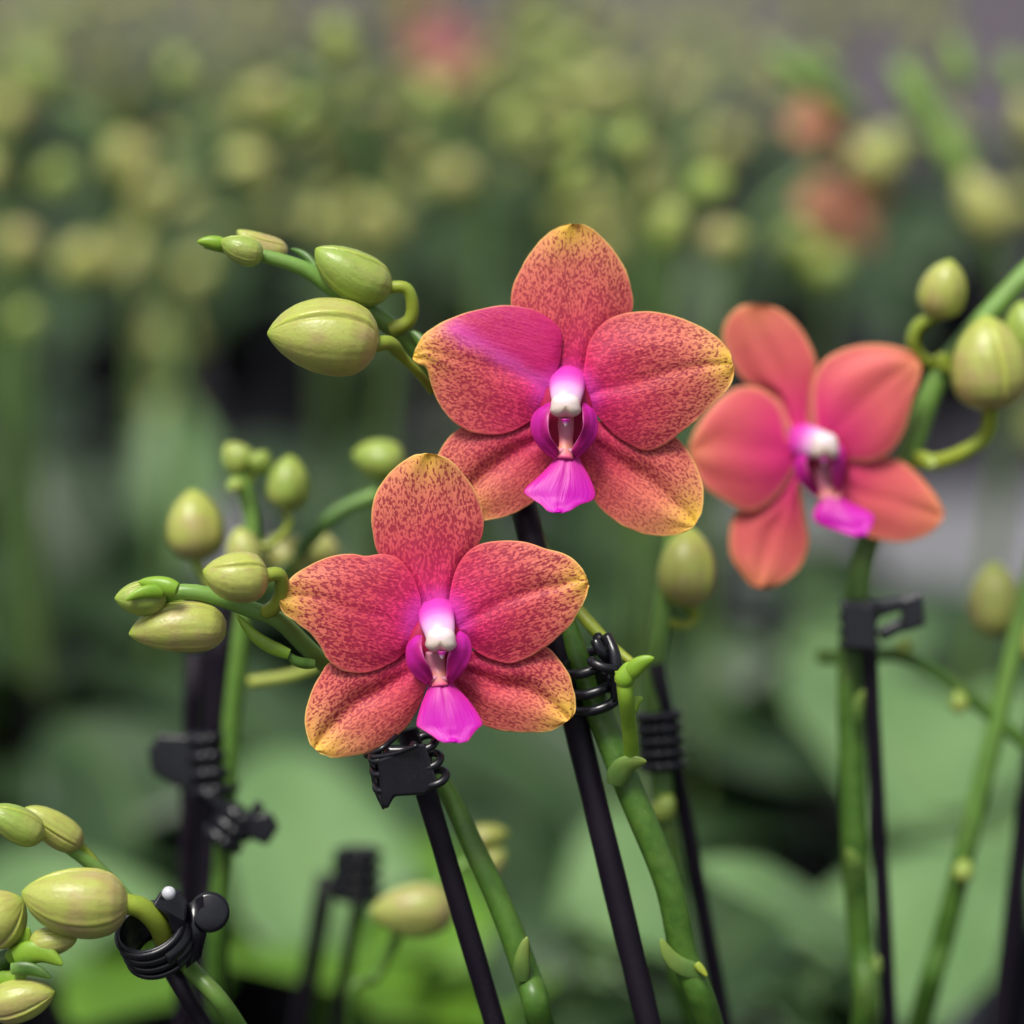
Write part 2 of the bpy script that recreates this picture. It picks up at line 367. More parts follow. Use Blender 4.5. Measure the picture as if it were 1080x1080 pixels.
def wav(u, v, k, s): return noise.noise((u*3.1+k, v*3.7, k*1.7))*s
def petal_depth(d0, base_in, cup, tipback, k, gr=0.5):
    def f(u, v):
        e = abs(v-0.5)*2
        return d0 + base_in*(1-u)**2 + cup*e*e*math.sin(math.pi*min(1, u*1.05)) + tipback*u**3 + wav(u, v, k, 0.9*mm*min(1, u*2)) + gr*mm*gauss(v-.5, .05)*math.sin(math.pi*u)
    return f
def sepal_depth(d0, groove, cup, tipback, k):
    def f(u, v):
        e = abs(v-0.5)*2
        return d0 + groove*gauss(v-.5, .10)*math.sin(math.pi*min(1, u*.96)) + cup*e*e*math.sin(math.pi*u) + tipback*u**3 + wav(u, v, k, 0.7*mm)
    return f
def make_flower(plant, d0, center, R0, q, soft=False, seed=1, magf=None, pedicel=None, nu=64, nv=44):
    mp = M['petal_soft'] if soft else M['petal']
    # receptacle and pedicel behind the petals: the flower's own mesh
    mb = MB(); cx, cy = center
    blob(mb, P(cx, cy+8, d0+6.2*mm), RT*3.6*mm, UP*3.6*mm, FW*3.0*mm)
    if pedicel: loft(mb, [P(cx, cy+8, d0+6*mm)]+[P(*p) for p in pedicel], [1.4*mm, 1.3*mm, 1.3*mm, 1.5*mm], 10, 24)
    fl = mb.build('flower', M['stem_yellow'], plant)
    kw = dict(center=center, R0=R0)
    def part(name, key, df, **k2):
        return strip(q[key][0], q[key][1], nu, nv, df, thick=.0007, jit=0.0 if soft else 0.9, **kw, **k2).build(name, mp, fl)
    part('sepal', 'dorsal', sepal_depth(d0+2.6*mm, 0.3*mm, 2.2*mm, -1.5*mm, seed), seed=seed+.1, tipr=R0*.15, spf=lambda u, v: 0.95)
    part('sepal', 'sl', sepal_depth(d0+2.2*mm, (0.7 if soft else 1.5)*mm, 1.6*mm, 0.5*mm, seed+1), seed=seed+.2, tipr=R0*.16, spf=lambda u, v: 1.0 if v < .5 else max(.72, 1-(v-.5)*3))
    part('sepal', 'sr', sepal_depth(d0+2.2*mm, (0.7 if soft else 1.5)*mm, 1.6*mm, 0.5*mm, seed+2), seed=seed+.3, tipr=R0*.17, spf=lambda u, v: 1.0 if v < .5 else max(.72, 1-(v-.5)*3))
    part('petal', 'pl', petal_depth(d0-1.2*mm, 3.0*mm, 1.5*mm, 1.2*mm, seed+3, .12 if soft else .35), seed=seed+.4, tipr=R0*.16, extra=magf)
    part('petal', 'pr', petal_depth(d0-1.2*mm, 3.0*mm, 1.5*mm, 1.2*mm, seed+4, .12 if soft else .5), seed=seed+.5, tipr=R0*.15)
    return fl
def add_lip(fl, d0, center, R0, mid, lobes, callus, hood, cap, beak, throat):
    """mid: (left, right) ; lobes: [(left, right), ...] ; hood: list of (px, py, r px, dz mm) ; cap: (px, py, rx, ry)"""
    pxm = K*d0
    mb = MB(); x, y, rx, ry = throat
    blob(mb, P(x, y-14, d0+1.4*mm), RT*rx*1.3*pxm, UP*ry*1.6*pxm, FW*1.6*mm)
    mb.build('throat', M['throat'], fl)
    def md(u, v):
        e = abs(v-.5)*2
        return d0 - 1.5*mm - 5.5*mm*math.sin(u*1.5) + 1.6*mm*e*e*math.sin(math.pi*min(1, u+.15)) + 0.35*mm*gauss(v-.5, .07)*(1-u) - 1.0*mm*gauss(u-.9, .07)*gauss(v-.5, .14) + wav(u, v, 8, .35*mm)
    lip = strip(mid[0], mid[1], 40, 30, md, center, R0, thick=.0009).build('lip', M['lip'], fl)
    for i, (a, b) in enumerate(lobes):
        sgn = 1 if i == 0 else 1
        def ld(u, v):
            return d0 - 1.2*mm - 3.6*mm*math.sin(math.pi*min(1, u*.75+.15))*(1.0-0.75*v**1.3) - 1.2*mm*u + 0.5*mm*math.sin(u*9+i)*(1-v)**2 + wav(u, v, 3+i, .3*mm)
        strip(a, b, 30, 16, ld, center, R0, thick=.0008).build('side_lobe', M['lobe'], fl)
    mb = MB()
    loft(mb, [P(x, y, d0-dz*mm) for x, y, r, dz in callus], [r*pxm for x, y, r, dz in callus], 12, 20, flat=.5)
    for sg in (-1, 1):
        x, y, r, dz = callus[-2]
        loft(mb, [P(x+sg*r*.2, y+2, d0-(dz+.2)*mm), P(x+sg*r*1.0, y+4, d0-(dz+.7)*mm), P(x+sg*r*1.45, y-3, d0-(dz+1.1)*mm)], [r*.42*pxm, r*.34*pxm, r*.10*pxm], 8, 12)
    mb.build('callus', M['callus'], fl)
    mb = MB()
    loft(mb, [P(x, y, d0-dz*mm) for x, y, r, dz in hood], [r*pxm for x, y, r, dz in hood], 22, 28, flat=.62)
    mb.a['u'] = [x*.70 for x in mb.a['u']]
    cl = mb.build('column', M['column'], fl)
    mb = MB(); x, y, rx, ry = cap; zc = d0-hood[-1][3]*mm-.4*mm
    # anther cap: heart-shaped blob
    v = []; U = []; nu, nv = 18, 28
    for i in range(nu+1):
        p = math.pi*i/nu
        for j in range(nv):
            a = 2*math.pi*j/nv; sx, sy = math.cos(a), math.sin(a)
            k = 1+0.10*(abs(sx)**2)*(1 if sy < 0 else 0) - 0.13*gauss(sx, .3)*(1 if sy < 0 else 0)
            vx = math.copysign(abs(sx)**.8, sx); vy = math.copysign(abs(sy)**.8, sy)
            v.append(P(x, y, zc)+RT*(rx*pxm*vx*k*math.sin(p)**.8)+UP*(ry*pxm*vy*k*math.sin(p)**.8)-FW*(2.4*mm*math.cos(p))+FW*.7*mm*gauss(sx, .25)*math.sin(p)*(1 if sy < 0 else 0)); U.append(.75+.25*(.5-.5*sy))
    f = [(i*nv+j, i*nv+(j+1) % nv, (i+1)*nv+(j+1) % nv, (i+1)*nv+j) for i in range(nu) for j in range(nv)]
    mb.add(v, [t[::-1] for t in f], u=U)
    bx, by, br = beak
    loft(mb, [P(bx, by-br*1.1, zc-1.2*mm), P(bx, by, zc-1.6*mm), P(bx, by+br*.9, zc-1.3*mm)], [br*pxm, br*.75*pxm, br*.15*pxm], 10, 12, u=.95) if False else tube(mb, np.array([tuple(P(bx, by+t*br*1.6-br*.8, zc-1.3*mm)) for t in np.linspace(0, 1, 10)]), [br*pxm*(1-.85*t) for t in np.linspace(0, 1, 10)], 10)
    mb.build('anther_cap', M['column'], cl)
# ------------------------------------------------------------------ buds, stems, bracts
BUDP = [(0, .30), (.05, .60), (.14, .86), (.28, .99), (.42, 1.0), (.58, .94), (.74, .77), (.87, .52), (.96, .24), (1.0, .04)]
def bud_mesh(mb, base, tip, wpx, rot=0.0, n=40, seg=60, bend=0.0, flat=1.0, prof=BUDP, hint=None):
    a, b = Vector(base), Vector(tip); ax = b-a; sd = ax.cross(-FW).normalized()
    ts = (1-np.cos(np.pi*np.linspace(0, 1, n)))/2
    c = np.array([tuple(a+ax*t+sd*(bend*ax.length*math.sin(math.pi*t))) for t in ts])
    pr = np.array(prof); rr = np.interp(ts, pr[:, 0], pr[:, 1])
    k3 = np.array([.25, .5, .25]); 
    for _ in range(2): rr[1:-1] = rr[:-2]*.25+rr[1:-1]*.5+rr[2:]*.25
    def lob(u, th):
        t2 = th+rot+0.35*u; w_ = 0; e = 0
        ph = (t2/(2*math.pi)*3) % 1.0
        k = 1+0.030*math.cos(6*math.pi*(ph-.5)/3*1.0)
        k += -0.095*gauss(min(ph, 1-ph), .026)*(.4+.6*math.sin(math.pi*min(1, u*1.1))) + 0.04*gauss(ph-.075, .05) - .012*gauss(ph-.5, .05)
        e = gauss(ph-.062, .028)*min(1, .15+u)
        return k, e
    tube(mb, c, rr*wpx, seg, flat, hint, True, lob); return mb
def bud(plant, base, tip, wpx, m='bud', rot=0.0, ped=None, pr=None, bend=0.0, lo=False, pm='stem_yellow', name='bud', flat=1.0, label=None):
    """base, tip = (px, py, d) ; wpx = full width in px ; ped = pedicel points from the bud base back to the stem"""
    d = base[2]
    mb = MB(); bud_mesh(mb, P(*base), P(*tip), wpx*.5*K*d, rot, 22 if lo else 50, 36 if lo else 130, bend, flat)
    o = mb.build(name, M[m], plant)
    if label: o['label'] = label
    if ped:
        mp = MB(); rs = pr or [wpx*.10, wpx*.09, wpx*.09, wpx*.11]
        a = P(*base); ax = (P(*tip)-a).normalized()
        loft(mp, [a+ax*(.06*(P(*tip)-a).length)]+[P(*p) for p in ped], [r*K*d for r in rs], 8 if lo else 14, 14 if lo else 30)
        mp.build('pedicel', M[pm], o)
    return o
def stem(plant, pts, rpx, m='stem', seg=16, n=None, name='stem'):
    """pts = (px, py, d) ; rpx = radii in px at focus distance"""
    mb = MB(); loft(mb, [P(*p) if not isinstance(p, Vector) else p for p in pts], [r*K*.5 for r in rpx], seg, n or len(pts)*8)
    return mb.build(name, M[m], plant)
def bract(plant, base, tip, wpx, m='stem_lime', bend=0.15, flat=.55, name='bract'):
    mb = MB(); bud_mesh(mb, P(*base), P(*tip), wpx*.5*K*base[2], 0, 20, 24, bend, flat, [(0, .75), (.2, 1), (.5, .9), (.8, .6), (.95, .3), (1, .05)])
    return mb.build(name, M[m], plant)
# ------------------------------------------------------------------ leaves and pots
def leaf_mesh(mb, pts, width, roll=0.0, fold=0.25, n=28, m=12, prof=None):
    """strap leaf along world points; width in metres; its flat side faces up"""
    c = spline([tuple(p) for p in pts], n); V = []; U = []; W = []
    pr = prof or [(0, .38), (.12, .55), (.35, .9), (.6, 1), (.8, .88), (.92, .58), (.98, .25), (1, .04)]
    pr = np.array(pr)
    ring = []
    for sgn in (1, -1):
        for i in range(n):
            t = Vector(c[min(i+1, n-1)]-c[max(i-1, 0)]).normalized()
            s = t.cross(Vector((0, 0, 1)))
            s = s.normalized() if s.length > .05 else RT.copy()
            nn = s.cross(t).normalized(); s2 = s*math.cos(roll)+nn*math.sin(roll); n2 = s2.cross(t).normalized()
            hw = width*.5*np.interp(i/(n-1), pr[:, 0], pr[:, 1])
            for j in range(m):
                x = 2*j/(m-1)-1
                h = fold*hw*(abs(x)**1.4)+.06*hw*math.sin(i*.5+j)*abs(x)**3
                V.append(Vector(c[i])+s2*(x*hw)+n2*(h+(0 if sgn > 0 else -.0016*(1-.7*abs(x)))))
                U.append(i/(n-1)); W.append(j/(m-1))
    N = n*m; F = []
    for i in range(n-1):
        for j in range(m-1):
            a = i*m+j; F.append((a, a+1, a+m+1, a+m)); F.append((N+a, N+a+m, N+a+m+1, N+a+1))
        a = i*m; F.append((a, a+m, N+a+m, N+a)); a = i*m+m-1; F.append((a, N+a, N+a+m, a+m))
    for j in range(m-1):
        a = (n-1)*m+j; F.append((a, a+1, N+a+1, N+a)); F.append((j, N+j, N+j+1, j+1))
    mb.add(V, F, u=U, v=W); return mb
def lathe(mb, c, prof, seg=28):
    V = []; n = len(prof)
    for r, z in prof:
        for j in range(seg):
            a = 2*math.pi*j/seg; V.append(Vector((c[0]+r*math.cos(a), c[1]+r*math.sin(a), c[2]+z)))
    F = [(i*seg+j, i*seg+(j+1) % seg, (i+1)*seg+(j+1) % seg, (i+1)*seg+j) for i in range(n-1) for j in range(seg)]
    F.append(tuple(range(seg))[::-1]); mb.add(V, F); return mb
def potparts(plant, b=Vector((0, 0, 0)), m='pot', s=1.0):
    mb = lathe(MB(), b, [(.034*s, .001), (.046*s, .095), (.050*s, .097), (.050*s, .108), (.047*s, .108), (.044*s, .09)])
    p = mb.build('pot', M[m], plant)
    mb = MB(); seg = 28; V = [b+Vector((0, 0, .094))]+[b+Vector((.0445*s*math.cos(2*math.pi*j/seg), .0445*s*math.sin(2*math.pi*j/seg), .092)) for j in range(seg)]
    mb.add(V, [(0, 1+j, 1+(j+1) % seg) for j in range(seg)]); mb.build('bark_mix', M['soil'], p)
    return p
def rosette(plant, b, angs, rng, m='leaf', L=(.11, .17), wd=(.045, .062)):
    for a in angs:
        l = rng.uniform(*L); e = rng.uniform(.25, .75); dr = Vector((math.cos(a), math.sin(a), 0))
        o = b+Vector((0, 0, .10))
        pts = [o+dr*.006, o+dr*(l*.35)+Vector((0, 0, l*.35*e+.012)), o+dr*(l*.7)+Vector((0, 0, l*.45*e)), o+dr*l+Vector((0, 0, l*.28*e-.02))]
        leaf_mesh(MB(), pts, rng.uniform(*wd), rng.uniform(-.2, .2)).build('leaf', M[m], plant)
def ground_under(px, py, d, dy=0.03, dx=0.0):
    p = P(px, py, d); return Vector((p.x+dx, p.y+dy, 0.0))
# ------------------------------------------------------------------ setting
mb = MB(); mb.add([Vector((-60, -20, 0)), Vector((60, -20, 0)), Vector((60, 100, 0)), Vector((-60, 100, 0))], [(0, 1, 2, 3)])
gr = mb.build('ground', M['ground']); gr['kind'] = 'structure'
mb = MB(); mb.add([Vector((-8, 1.56, .004)), Vector((8, 1.56, .004)), Vector((8, 1.82, .004)), Vector((-8, 1.82, .004))], [(0, 1, 2, 3)])
mb2 = MB(); mb2.add([Vector((-60, 4.0, .004)), Vector((60, 4.0, .004)), Vector((60, 99, .004)), Vector((-60, 99, .004))], [(0, 1, 2, 3)])
gv = mb2.build('gravel_ground', M['gravel']); gv['kind'] = 'structure'
pa = mb.build('path', M['concrete']); pa['kind'] = 'structure'
# ------------------------------------------------------------------ PLANT A: upper flower
DA = 0.4945
bA = ground_under(775, 1080, DA, .045, .012)
A = thing('orchid_plant', 'orchid with the topmost sharp orange flower, one petal streaked lilac, buds reaching up left', 'orchid', bA, 'orchids in sharp focus')
potparts(A, bA); rosette(A, bA, [.3, 1.9, 3.6, 5.2], random.Random(2))
stem(A, [(216, 257, DA+.004), (278, 270, DA+.004), (322, 284, DA+.005), (352, 305, DA+.006), (395, 332, DA+.007), (437, 366, DA+.010), (490, 430, DA+.014), (535, 510, DA+.016), (566, 575, DA+.014), (598, 668, DA+.010), (633, 755, DA+.008), (665, 835, DA+.006), (704, 930, DA+.006), (722, 1010, DA+.008), (748, 1080, DA+.012), bA+Vector((-.002, -.008, .19)), bA+Vector((0, 0, .09))],
     [5.5, 8.5, 10.5, 11.5, 12.5, 14, 15, 15, 15, 15, 15, 16.5, 16.5, 17, 16, 17, 19], seg=20, n=150)
q = zz(420, 220, 2.919)
FA = dict(
 dorsal=(q((495, 530), (430, 450), (365, 370), (346, 290), (356, 230), (390, 160), (435, 100), (485, 60), (525, 47)), q((560, 530), (620, 440), (690, 380), (722, 310), (720, 250), (700, 190), (665, 130), (620, 80), (580, 52), (550, 48))),
 pl=(q((475, 550), (497, 470), (505, 395), (480, 350), (420, 312), (350, 298), (280, 303), (215, 318), (155, 340), (105, 368), (70, 398), (50, 440)), q((455, 600), (420, 645), (340, 690), (260, 695), (190, 672), (145, 630), (115, 580), (98, 530), (84, 488), (58, 478), (44, 462))),
 pr=(q((565, 550), (575, 460), (595, 395), (640, 345), (710, 320), (790, 318), (860, 333), (930, 362), (985, 398), (1018, 435), (1028, 470)), q((590, 610), (650, 680), (710, 725), (770, 747), (830, 722), (870, 690), (920, 650), (970, 600), (1010, 560), (1032, 520), (1035, 490))),
 sl=(q((440, 650), (330, 640), (230, 655), (170, 690), (125, 750), (105, 830), (130, 905), (180, 945)), q((490, 740), (480, 800), (450, 860), (415, 903), (340, 945), (265, 960), (220, 960), (195, 955))),
 sr=(q((570, 650), (680, 660), (780, 680), (850, 700), (895, 750), (925, 810), (940, 870), (935, 930), (920, 965)), q((545, 730), (570, 810), (600, 890), (640, 940), (700, 980), (760, 1003), (830, 1008), (880, 998), (908, 980))))
def seg_t(x, y, a, b):
    vx, vy = b[0]-a[0], b[1]-a[1]; l = math.hypot(vx, vy); t = ((x-a[0])*vx+(y-a[1])*vy)/l/l; s = ((x-a[0])*vy-(y-a[1])*vx)/l
    return t, s     # s > 0 above the line
def sm(x, a, b):
    t = min(1, max(0, (x-a)/(b-a))); return t*t*(3-2*t)
def magA(x, y):
    t, s = seg_t(x, y, (470, 348), (575, 400)); return sm(s+2.5*noise.noise((x*.07, y*.07, 3)), -1, 6)*sm(t, -.10, .14)*.95
def lilA(x, y):
    t, s = seg_t(x, y, (474, 346), (572, 404)); wd = 11-5*min(1, max(0, t))
    return math.exp(-((s-1+2.0*noise.noise((x*.06, y*.06, 8)))/wd)**2)*sm(t, -.12, .08)*(.72+.3*noise.noise((x*.05, y*.05, 1)))
flA = make_flower(A, DA, (597, 420), 165, FA, seed=1, magf=dict(mag=magA, lil=lilA), pedicel=[(585, 430, DA+.012), (560, 450, DA+.016), (525, 490, DA+.016)])
z5 = zz(540, 360, 5.4)
add_lip(flA, DA, (597, 420), 165,
 (z5((250, 630), (225, 690), (160, 760), (68, 850), (110, 895), (165, 930), (200, 965), (240, 978)), z5((372, 630), (395, 690), (440, 770), (474, 860), (460, 905), (390, 930), (330, 965), (290, 980))),
 [(z5((232, 350), (212, 420), (208, 490), (222, 545), (252, 590), (270, 625)), z5((205, 350), (130, 400), (104, 470), (125, 560), (180, 630), (238, 672))),
  (z5((398, 350), (402, 420), (402, 490), (380, 545), (352, 590), (336, 625)), z5((420, 352), (475, 400), (490, 470), (480, 545), (430, 620), (372, 668)))],
 [(597, 440, 8, 1.5), (597, 452, 8.5, 1.2), (597, 463, 7.5, 1.2), (597, 472, 8, 2.0), (596, 484, 9, 2.6)],
 [(598, 392, 18, -5.0), (598, 400, 19.5, -2.4), (598, 409, 19, .6), (597.5, 417, 17.5, 3.2), (597, 427, 14.5, 4.4)], (596.5, 428, 15.5, 13), (596.5, 446, 5), (597, 452, 22, 28))
D = DA
bud(A, (411, 306, D+.004), (333, 262, D), 54, 'bud_green', .5, [(428, 304, D+.004), (435, 322, D+.005), (431, 339, D+.006), (412, 348, D+.007)], [7, 6.5, 7, 7.5, 9], bend=-.06)
bud(A, (397, 366, D-.002), (282, 352, D-.005), 82, 'bud', .85, [(410, 362, D), (424, 376, D+.004), (440, 392, D+.007), (456, 412, D+.012)], [8, 8, 5.5, 5, 5], bend=.04)
bud(A, (277, 269, D+.001), (233, 253, D), 31, 'bud_green', .2, bend=-.05)
bud(A, (303, 265, D+.010), (250, 243, D+.008), 27, 'bud', 1.0, bend=-.10)
bract(A, (238, 259, D+.002), (208, 255, D+.001), 16, 'stem_lime', .05, .8)
bract(A, (332, 281, D+.006), (306, 262, D+.008), 9, 'stem', .1)
bract(A, (455, 382, D+.004), (432, 348, D+.006), 16, 'stem', .1)
# keiki-like green side shoot with its tip, and node bracts on the stem
s1 = stem(A, [(667, 806, DA+.002), (664, 770, DA-.003), (660, 735, DA-.008), (658, 707, DA-.008)], [8.5, 8, 8, 9.5], 'stem_lime', name='side_shoot')
bract(A, (656, 722, DA-.009), (663, 698, DA-.010), 22, 'stem_lime', .05, .8); bract(A, (664, 712, DA-.010), (690, 694, DA-.012), 19, 'stem_lime', -.1, .6)
bract(A, (664, 752, DA-.006), (678, 736, DA-.006), 15, 'stem_lime', -.15)
bract(A, (650, 827, DA+.0025), (682, 803, DA-.001), 26, 'node', -.22, .5)
bract(A, (741, 1026, DA+.0055), (697, 990, DA+.004), 20, 'node', -.16, .3)
bract(A, (734, 1016, DA+.0045), (746, 1030, DA+.004), 9, 'stem_yellow', 0, .6)
loft_m = MB(); loft(loft_m, [P(604, 636, DA+.012), P(622, 658, DA+.010), P(645, 682, DA+.008), P(668, 700, DA+.006)], [6.5*K*.5, 7*K*.5, 6*K*.5, 4.5*K*.5], 12, 20); loft_m.build('bud_stalk', M['stem_yellow'], A)
# ------------------------------------------------------------------ PLANT B: lower flower
DB = 0.4885
bB = ground_under(588, 1080, DB+.012, .045, .008)
B = thing('orchid_plant', 'orchid with the lower sharp orange flower and a short bud spray pointing left', 'orchid', bB, 'orchids in sharp focus')
potparts(B, bB); rosette(B, bB, [.9, 2.6, 4.1, 5.6], random.Random(3))
stem(B, [(168, 627, DB+.002), (200, 624, DB+.002), (232, 631, DB+.003), (262, 642, DB+.004), (295, 655, DB+.006), (325, 684, DB+.010), (380, 735, DB+.016), (430, 780, DB+.018), (470, 832, DB+.016), (500, 895, DB+.013), (530, 960, DB+.012), (556, 1030, DB+.012), (570, 1080, DB+.012), bB+Vector((-.003, -.006, .19)), bB+Vector((0, 0, .09))],
     [8, 9, 9.5, 10, 12, 14, 15, 15, 14, 13.5, 14, 14, 13.5, 14.5, 19], seg=20, n=130)
q = zz(280, 460, 2.919)
FB = dict(
 dorsal=(q((500, 560), (450, 480), (395, 420), (345, 355), (330, 300), (326, 250), (335, 190), (360, 140), (400, 95), (450, 62), (490, 52)), q((560, 560), (585, 460), (620, 390), (660, 330), (672, 280), (665, 220), (640, 160), (605, 110), (565, 72), (525, 55))),
 pl=(q((485, 575), (475, 490), (447, 420), (410, 378), (360, 362), (310, 369), (270, 362), (200, 370), (130, 400), (80, 435), (50, 478)), q((455, 640), (400, 690), (320, 728), (240, 722), (195, 692), (170, 650), (140, 610), (90, 570), (55, 545), (43, 515))),
 pr=(q((560, 575), (565, 500), (580, 430), (610, 370), (660, 332), (730, 322), (800, 325), (860, 345), (920, 362), (965, 395), (988, 430)), q((600, 620), (660, 670), (740, 700), (800, 685), (865, 648), (900, 620), (940, 580), (970, 530), (990, 490), (997, 462))),
 sl=(q((470, 660), (400, 650), (300, 670), (200, 695), (165, 740), (140, 790), (122, 860), (125, 910), (138, 950)), q((500, 750), (490, 790), (460, 860), (420, 910), (370, 945), (310, 975), (250, 988), (205, 990), (165, 975))),
 sr=(q((580, 680), (680, 650), (780, 650), (862, 648), (905, 690), (935, 735), (952, 790), (955, 840), (945, 865)), q((560, 750), (600, 810), (640, 865), (680, 895), (740, 908), (810, 913), (870, 909), (905, 895), (925, 880))))
flB = make_flower(B, DB, (461, 657), 165, FB, seed=11, pedicel=[(452, 668, DB+.010), (435, 690, DB+.014), (405, 745, DB+.017)])
z6 = zz(420, 620, 6.0)
add_lip(flB, DB, (461, 657), 165,
 (z6((205, 560), (185, 640), (145, 740), (115, 860), (140, 890), (215, 935), (255, 965), (290, 980)), z6((330, 575), (360, 620), (450, 715), (533, 850), (505, 890), (470, 930), (440, 970), (400, 981))),
 [(z6((150, 300), (148, 370), (165, 440), (195, 490), (212, 530), (222, 570)), z6((112, 300), (60, 350), (46, 420), (60, 500), (115, 570), (180, 618))),
  (z6((362, 295), (332, 380), (312, 440), (306, 480), (304, 530), (302, 570)), z6((392, 270), (445, 310), (467, 390), (445, 480), (395, 555), (335, 605)))],
 [(459, 688, 10, 1.5), (459, 696, 10.5, 1.2), (461, 704, 8.5, 1.3), (463, 712, 8, 2.0), (464, 724, 9, 2.6)],
 [(459, 637, 18, -5.0), (460, 645, 19.5, -2.4), (461, 654, 19, .6), (463, 663, 17.5, 3.2), (464.5, 674, 14.5, 4.4)], (465, 675, 15.5, 13.5), (466, 691, 5), (460, 700, 24, 24))
D = DB
bud(B, (282, 608, D-.003), (214, 602, D-.006), 54, 'bud', .9, [(294, 606, D-.002), (297, 621, D), (292, 637, D+.002), (280, 646, D+.004)], [8, 7.5, 7.5, 8, 8], bend=-.05)
bud(B, (238, 664, D+.003), (136, 669, D), 55, 'bud', 2.5, bend=.05)
bud(B, (174, 629, D), (121, 631, D-.003), 38, 'bud_green', .5, bend=-.02)
bract(B, (172, 624, D-.004), (133, 633, D-.006), 15, 'stem_lime', .1, .6); bract(B, (187, 622, D-.004), (146, 614, D-.003), 20, 'stem_lime', .04, .7)
bract(B, (305, 690, D+.004), (250, 648, D+.003), 15, 'stem_lime', -.10, .6)
bract(B, (332, 700, D+.006), (298, 684, D+.004), 12, 'stem', -.15, .6)
loft_m = MB(); loft(loft_m, [P(236, 668, D+.004), P(220, 648, D+.010), P(190, 636, D+.008), P(172, 634, D+.004)], [4*K*.5, 4*K*.5, 4*K*.5, 4*K*.5], 10, 20); loft_m.build('bud_stalk', M['stem_lime'], B)
bract(B, (551, 1034, DB+.008), (556, 988, DB+.006), 19, 'node', -.05, .6)
# ------------------------------------------------------------------ PLANT C: right, slightly soft flower
DC = 0.543
bC = ground_under(912, 1080, DC+.015, .04, 0)
C_ = thing('orchid_plant', 'orchid with the slightly blurred coral flower, its spike rising past the right edge', 'orchid', bC)
potparts(C_, bC); rosette(C_, bC, [.2, 1.5, 3.9, 5.0], random.Random(4))
stem(C_, [(1110, 262, DC+.01), (1080, 292, DC+.01), (1045, 330, DC+.01), (1000, 382, DC+.01), (978, 425, DC+.01), (960, 475, DC+.01), (930, 535, DC+.012), (910, 590, DC+.012), (900, 660, DC+.012), (897, 720, DC+.012), (899, 800, DC+.012), (902, 900, DC+.012), (908, 1000, DC+.014), (912, 1080, DC+.015), bC+Vector((0, -.004, .17)), bC+Vector((0, 0, .09))],
     [12, 13, 13.5, 14, 15, 16, 16, 15.5, 15, 19, 17, 16, 15, 15, 15, 20], seg=18, n=120)
q = zz(700, 250, 2.842)
FC = dict(
 dorsal=(q((375, 580), (330, 480), (240, 430), (185, 340), (176, 290), (190, 245), (225, 210), (255, 201)), q((440, 580), (445, 470), (458, 380), (430, 305), (390, 250), (345, 215), (300, 201))),
 pl=(q((375, 600), (355, 515), (312, 465), (255, 446), (200, 460), (150, 500), (105, 560), (78, 615)), q((400, 690), (350, 765), (290, 815), (240, 822), (190, 795), (130, 755), (92, 705), (74, 650))),
 pr=(q((450, 590), (443, 500), (447, 430), (480, 370), (550, 332), (630, 320), (700, 328), (745, 345), (768, 368)), q((500, 660), (560, 672), (620, 674), (680, 645), (720, 585), (745, 500), (765, 440), (774, 395))),
 sl=(q((390, 690), (290, 790), (215, 830), (197, 900), (203, 960), (235, 1010), (265, 1045)), q((410, 740), (422, 830), (434, 900), (427, 950), (400, 1000), (350, 1040), (300, 1054))),
 sr=(q((490, 680), (560, 660), (640, 658), (710, 670), (770, 720), (812, 770), (838, 815)), q((520, 780), (560, 850), (600, 892), (660, 910), (720, 914), (780, 897), (820, 870), (840, 840))))
flC = make_flower(C_, DC, (852, 475), 135, FC, soft=True, seed=21, pedicel=[(865, 485, DC+.014), (890, 510, DC+.016), (930, 530, DC+.013)], nu=44, nv=32)
z8 = zz(830, 400, 5.4)
add_lip(flC, DC, (852, 475), 135,
 (z8((215, 600), (200, 660), (150, 760), (165, 815), (280, 860), (400, 900)), z8((285, 640), (340, 690), (420, 730), (490, 770), (490, 820), (455, 890))),
 [(z8((150, 420), (110, 460), (120, 520), (150, 580), (185, 640)), z8((80, 420), (40, 470), (55, 560), (100, 620), (165, 680))),
  (z8((270, 420), (250, 480), (255, 540), (265, 590), (270, 640)), z8((300, 360), (330, 420), (325, 500), (310, 580), (285, 660)))],
 [(868, 492, 9, 1.5), (869, 502, 8.5, 1.4), (871, 512, 7.5, 1.6), (875, 522, 8, 2.2), (880, 532, 8, 2.6)],
 [(838, 463, 17, -4.0), (846, 465, 18.5, -1.0), (853, 466, 18, 1.5), (861, 468, 16.5, 4.0), (868, 470, 15, 5.4)], (870, 471, 14, 15), (869, 487, 5), (868, 498, 22, 22))
D = DC
bud(C_, (988, 334, D+.004), (1003, 274, D), 50, 'bud', .3, [(968, 345, D+.005), (963, 362, D+.006), (972, 378, D+.008), (990, 386, D+.01)], [7, 7, 7, 7, 8])
bud(C_, (1046, 432, D-.003), (1040, 332, D-.005), 80, 'bud', 1.3, [(1040, 458, D), (1015, 478, D+.002), (985, 488, D+.006), (965, 485, D+.01)], [8, 8, 8.5, 9, 10])
bud(C_, (1092, 388, D+.004), (1076, 318, D), 56, 'bud_green', .3)
bract(C_, (986, 492, D+.004), (962, 478, D+.008), 15, 'stem_yellow', .1); bract(C_, (995, 372, D+.006), (1002, 394, D+.006), 18, 'stem_yellow', .1)
bract(C_, (905, 760, D+.006), (914, 726, D+.004), 16, 'node', -.1); bract(C_, (901, 920, D+.006), (893, 896, D+.004), 17, 'node', .1); bract(C_, (922, 1030, D+.01), (926, 1008, D+.01), 14, 'node', 0)
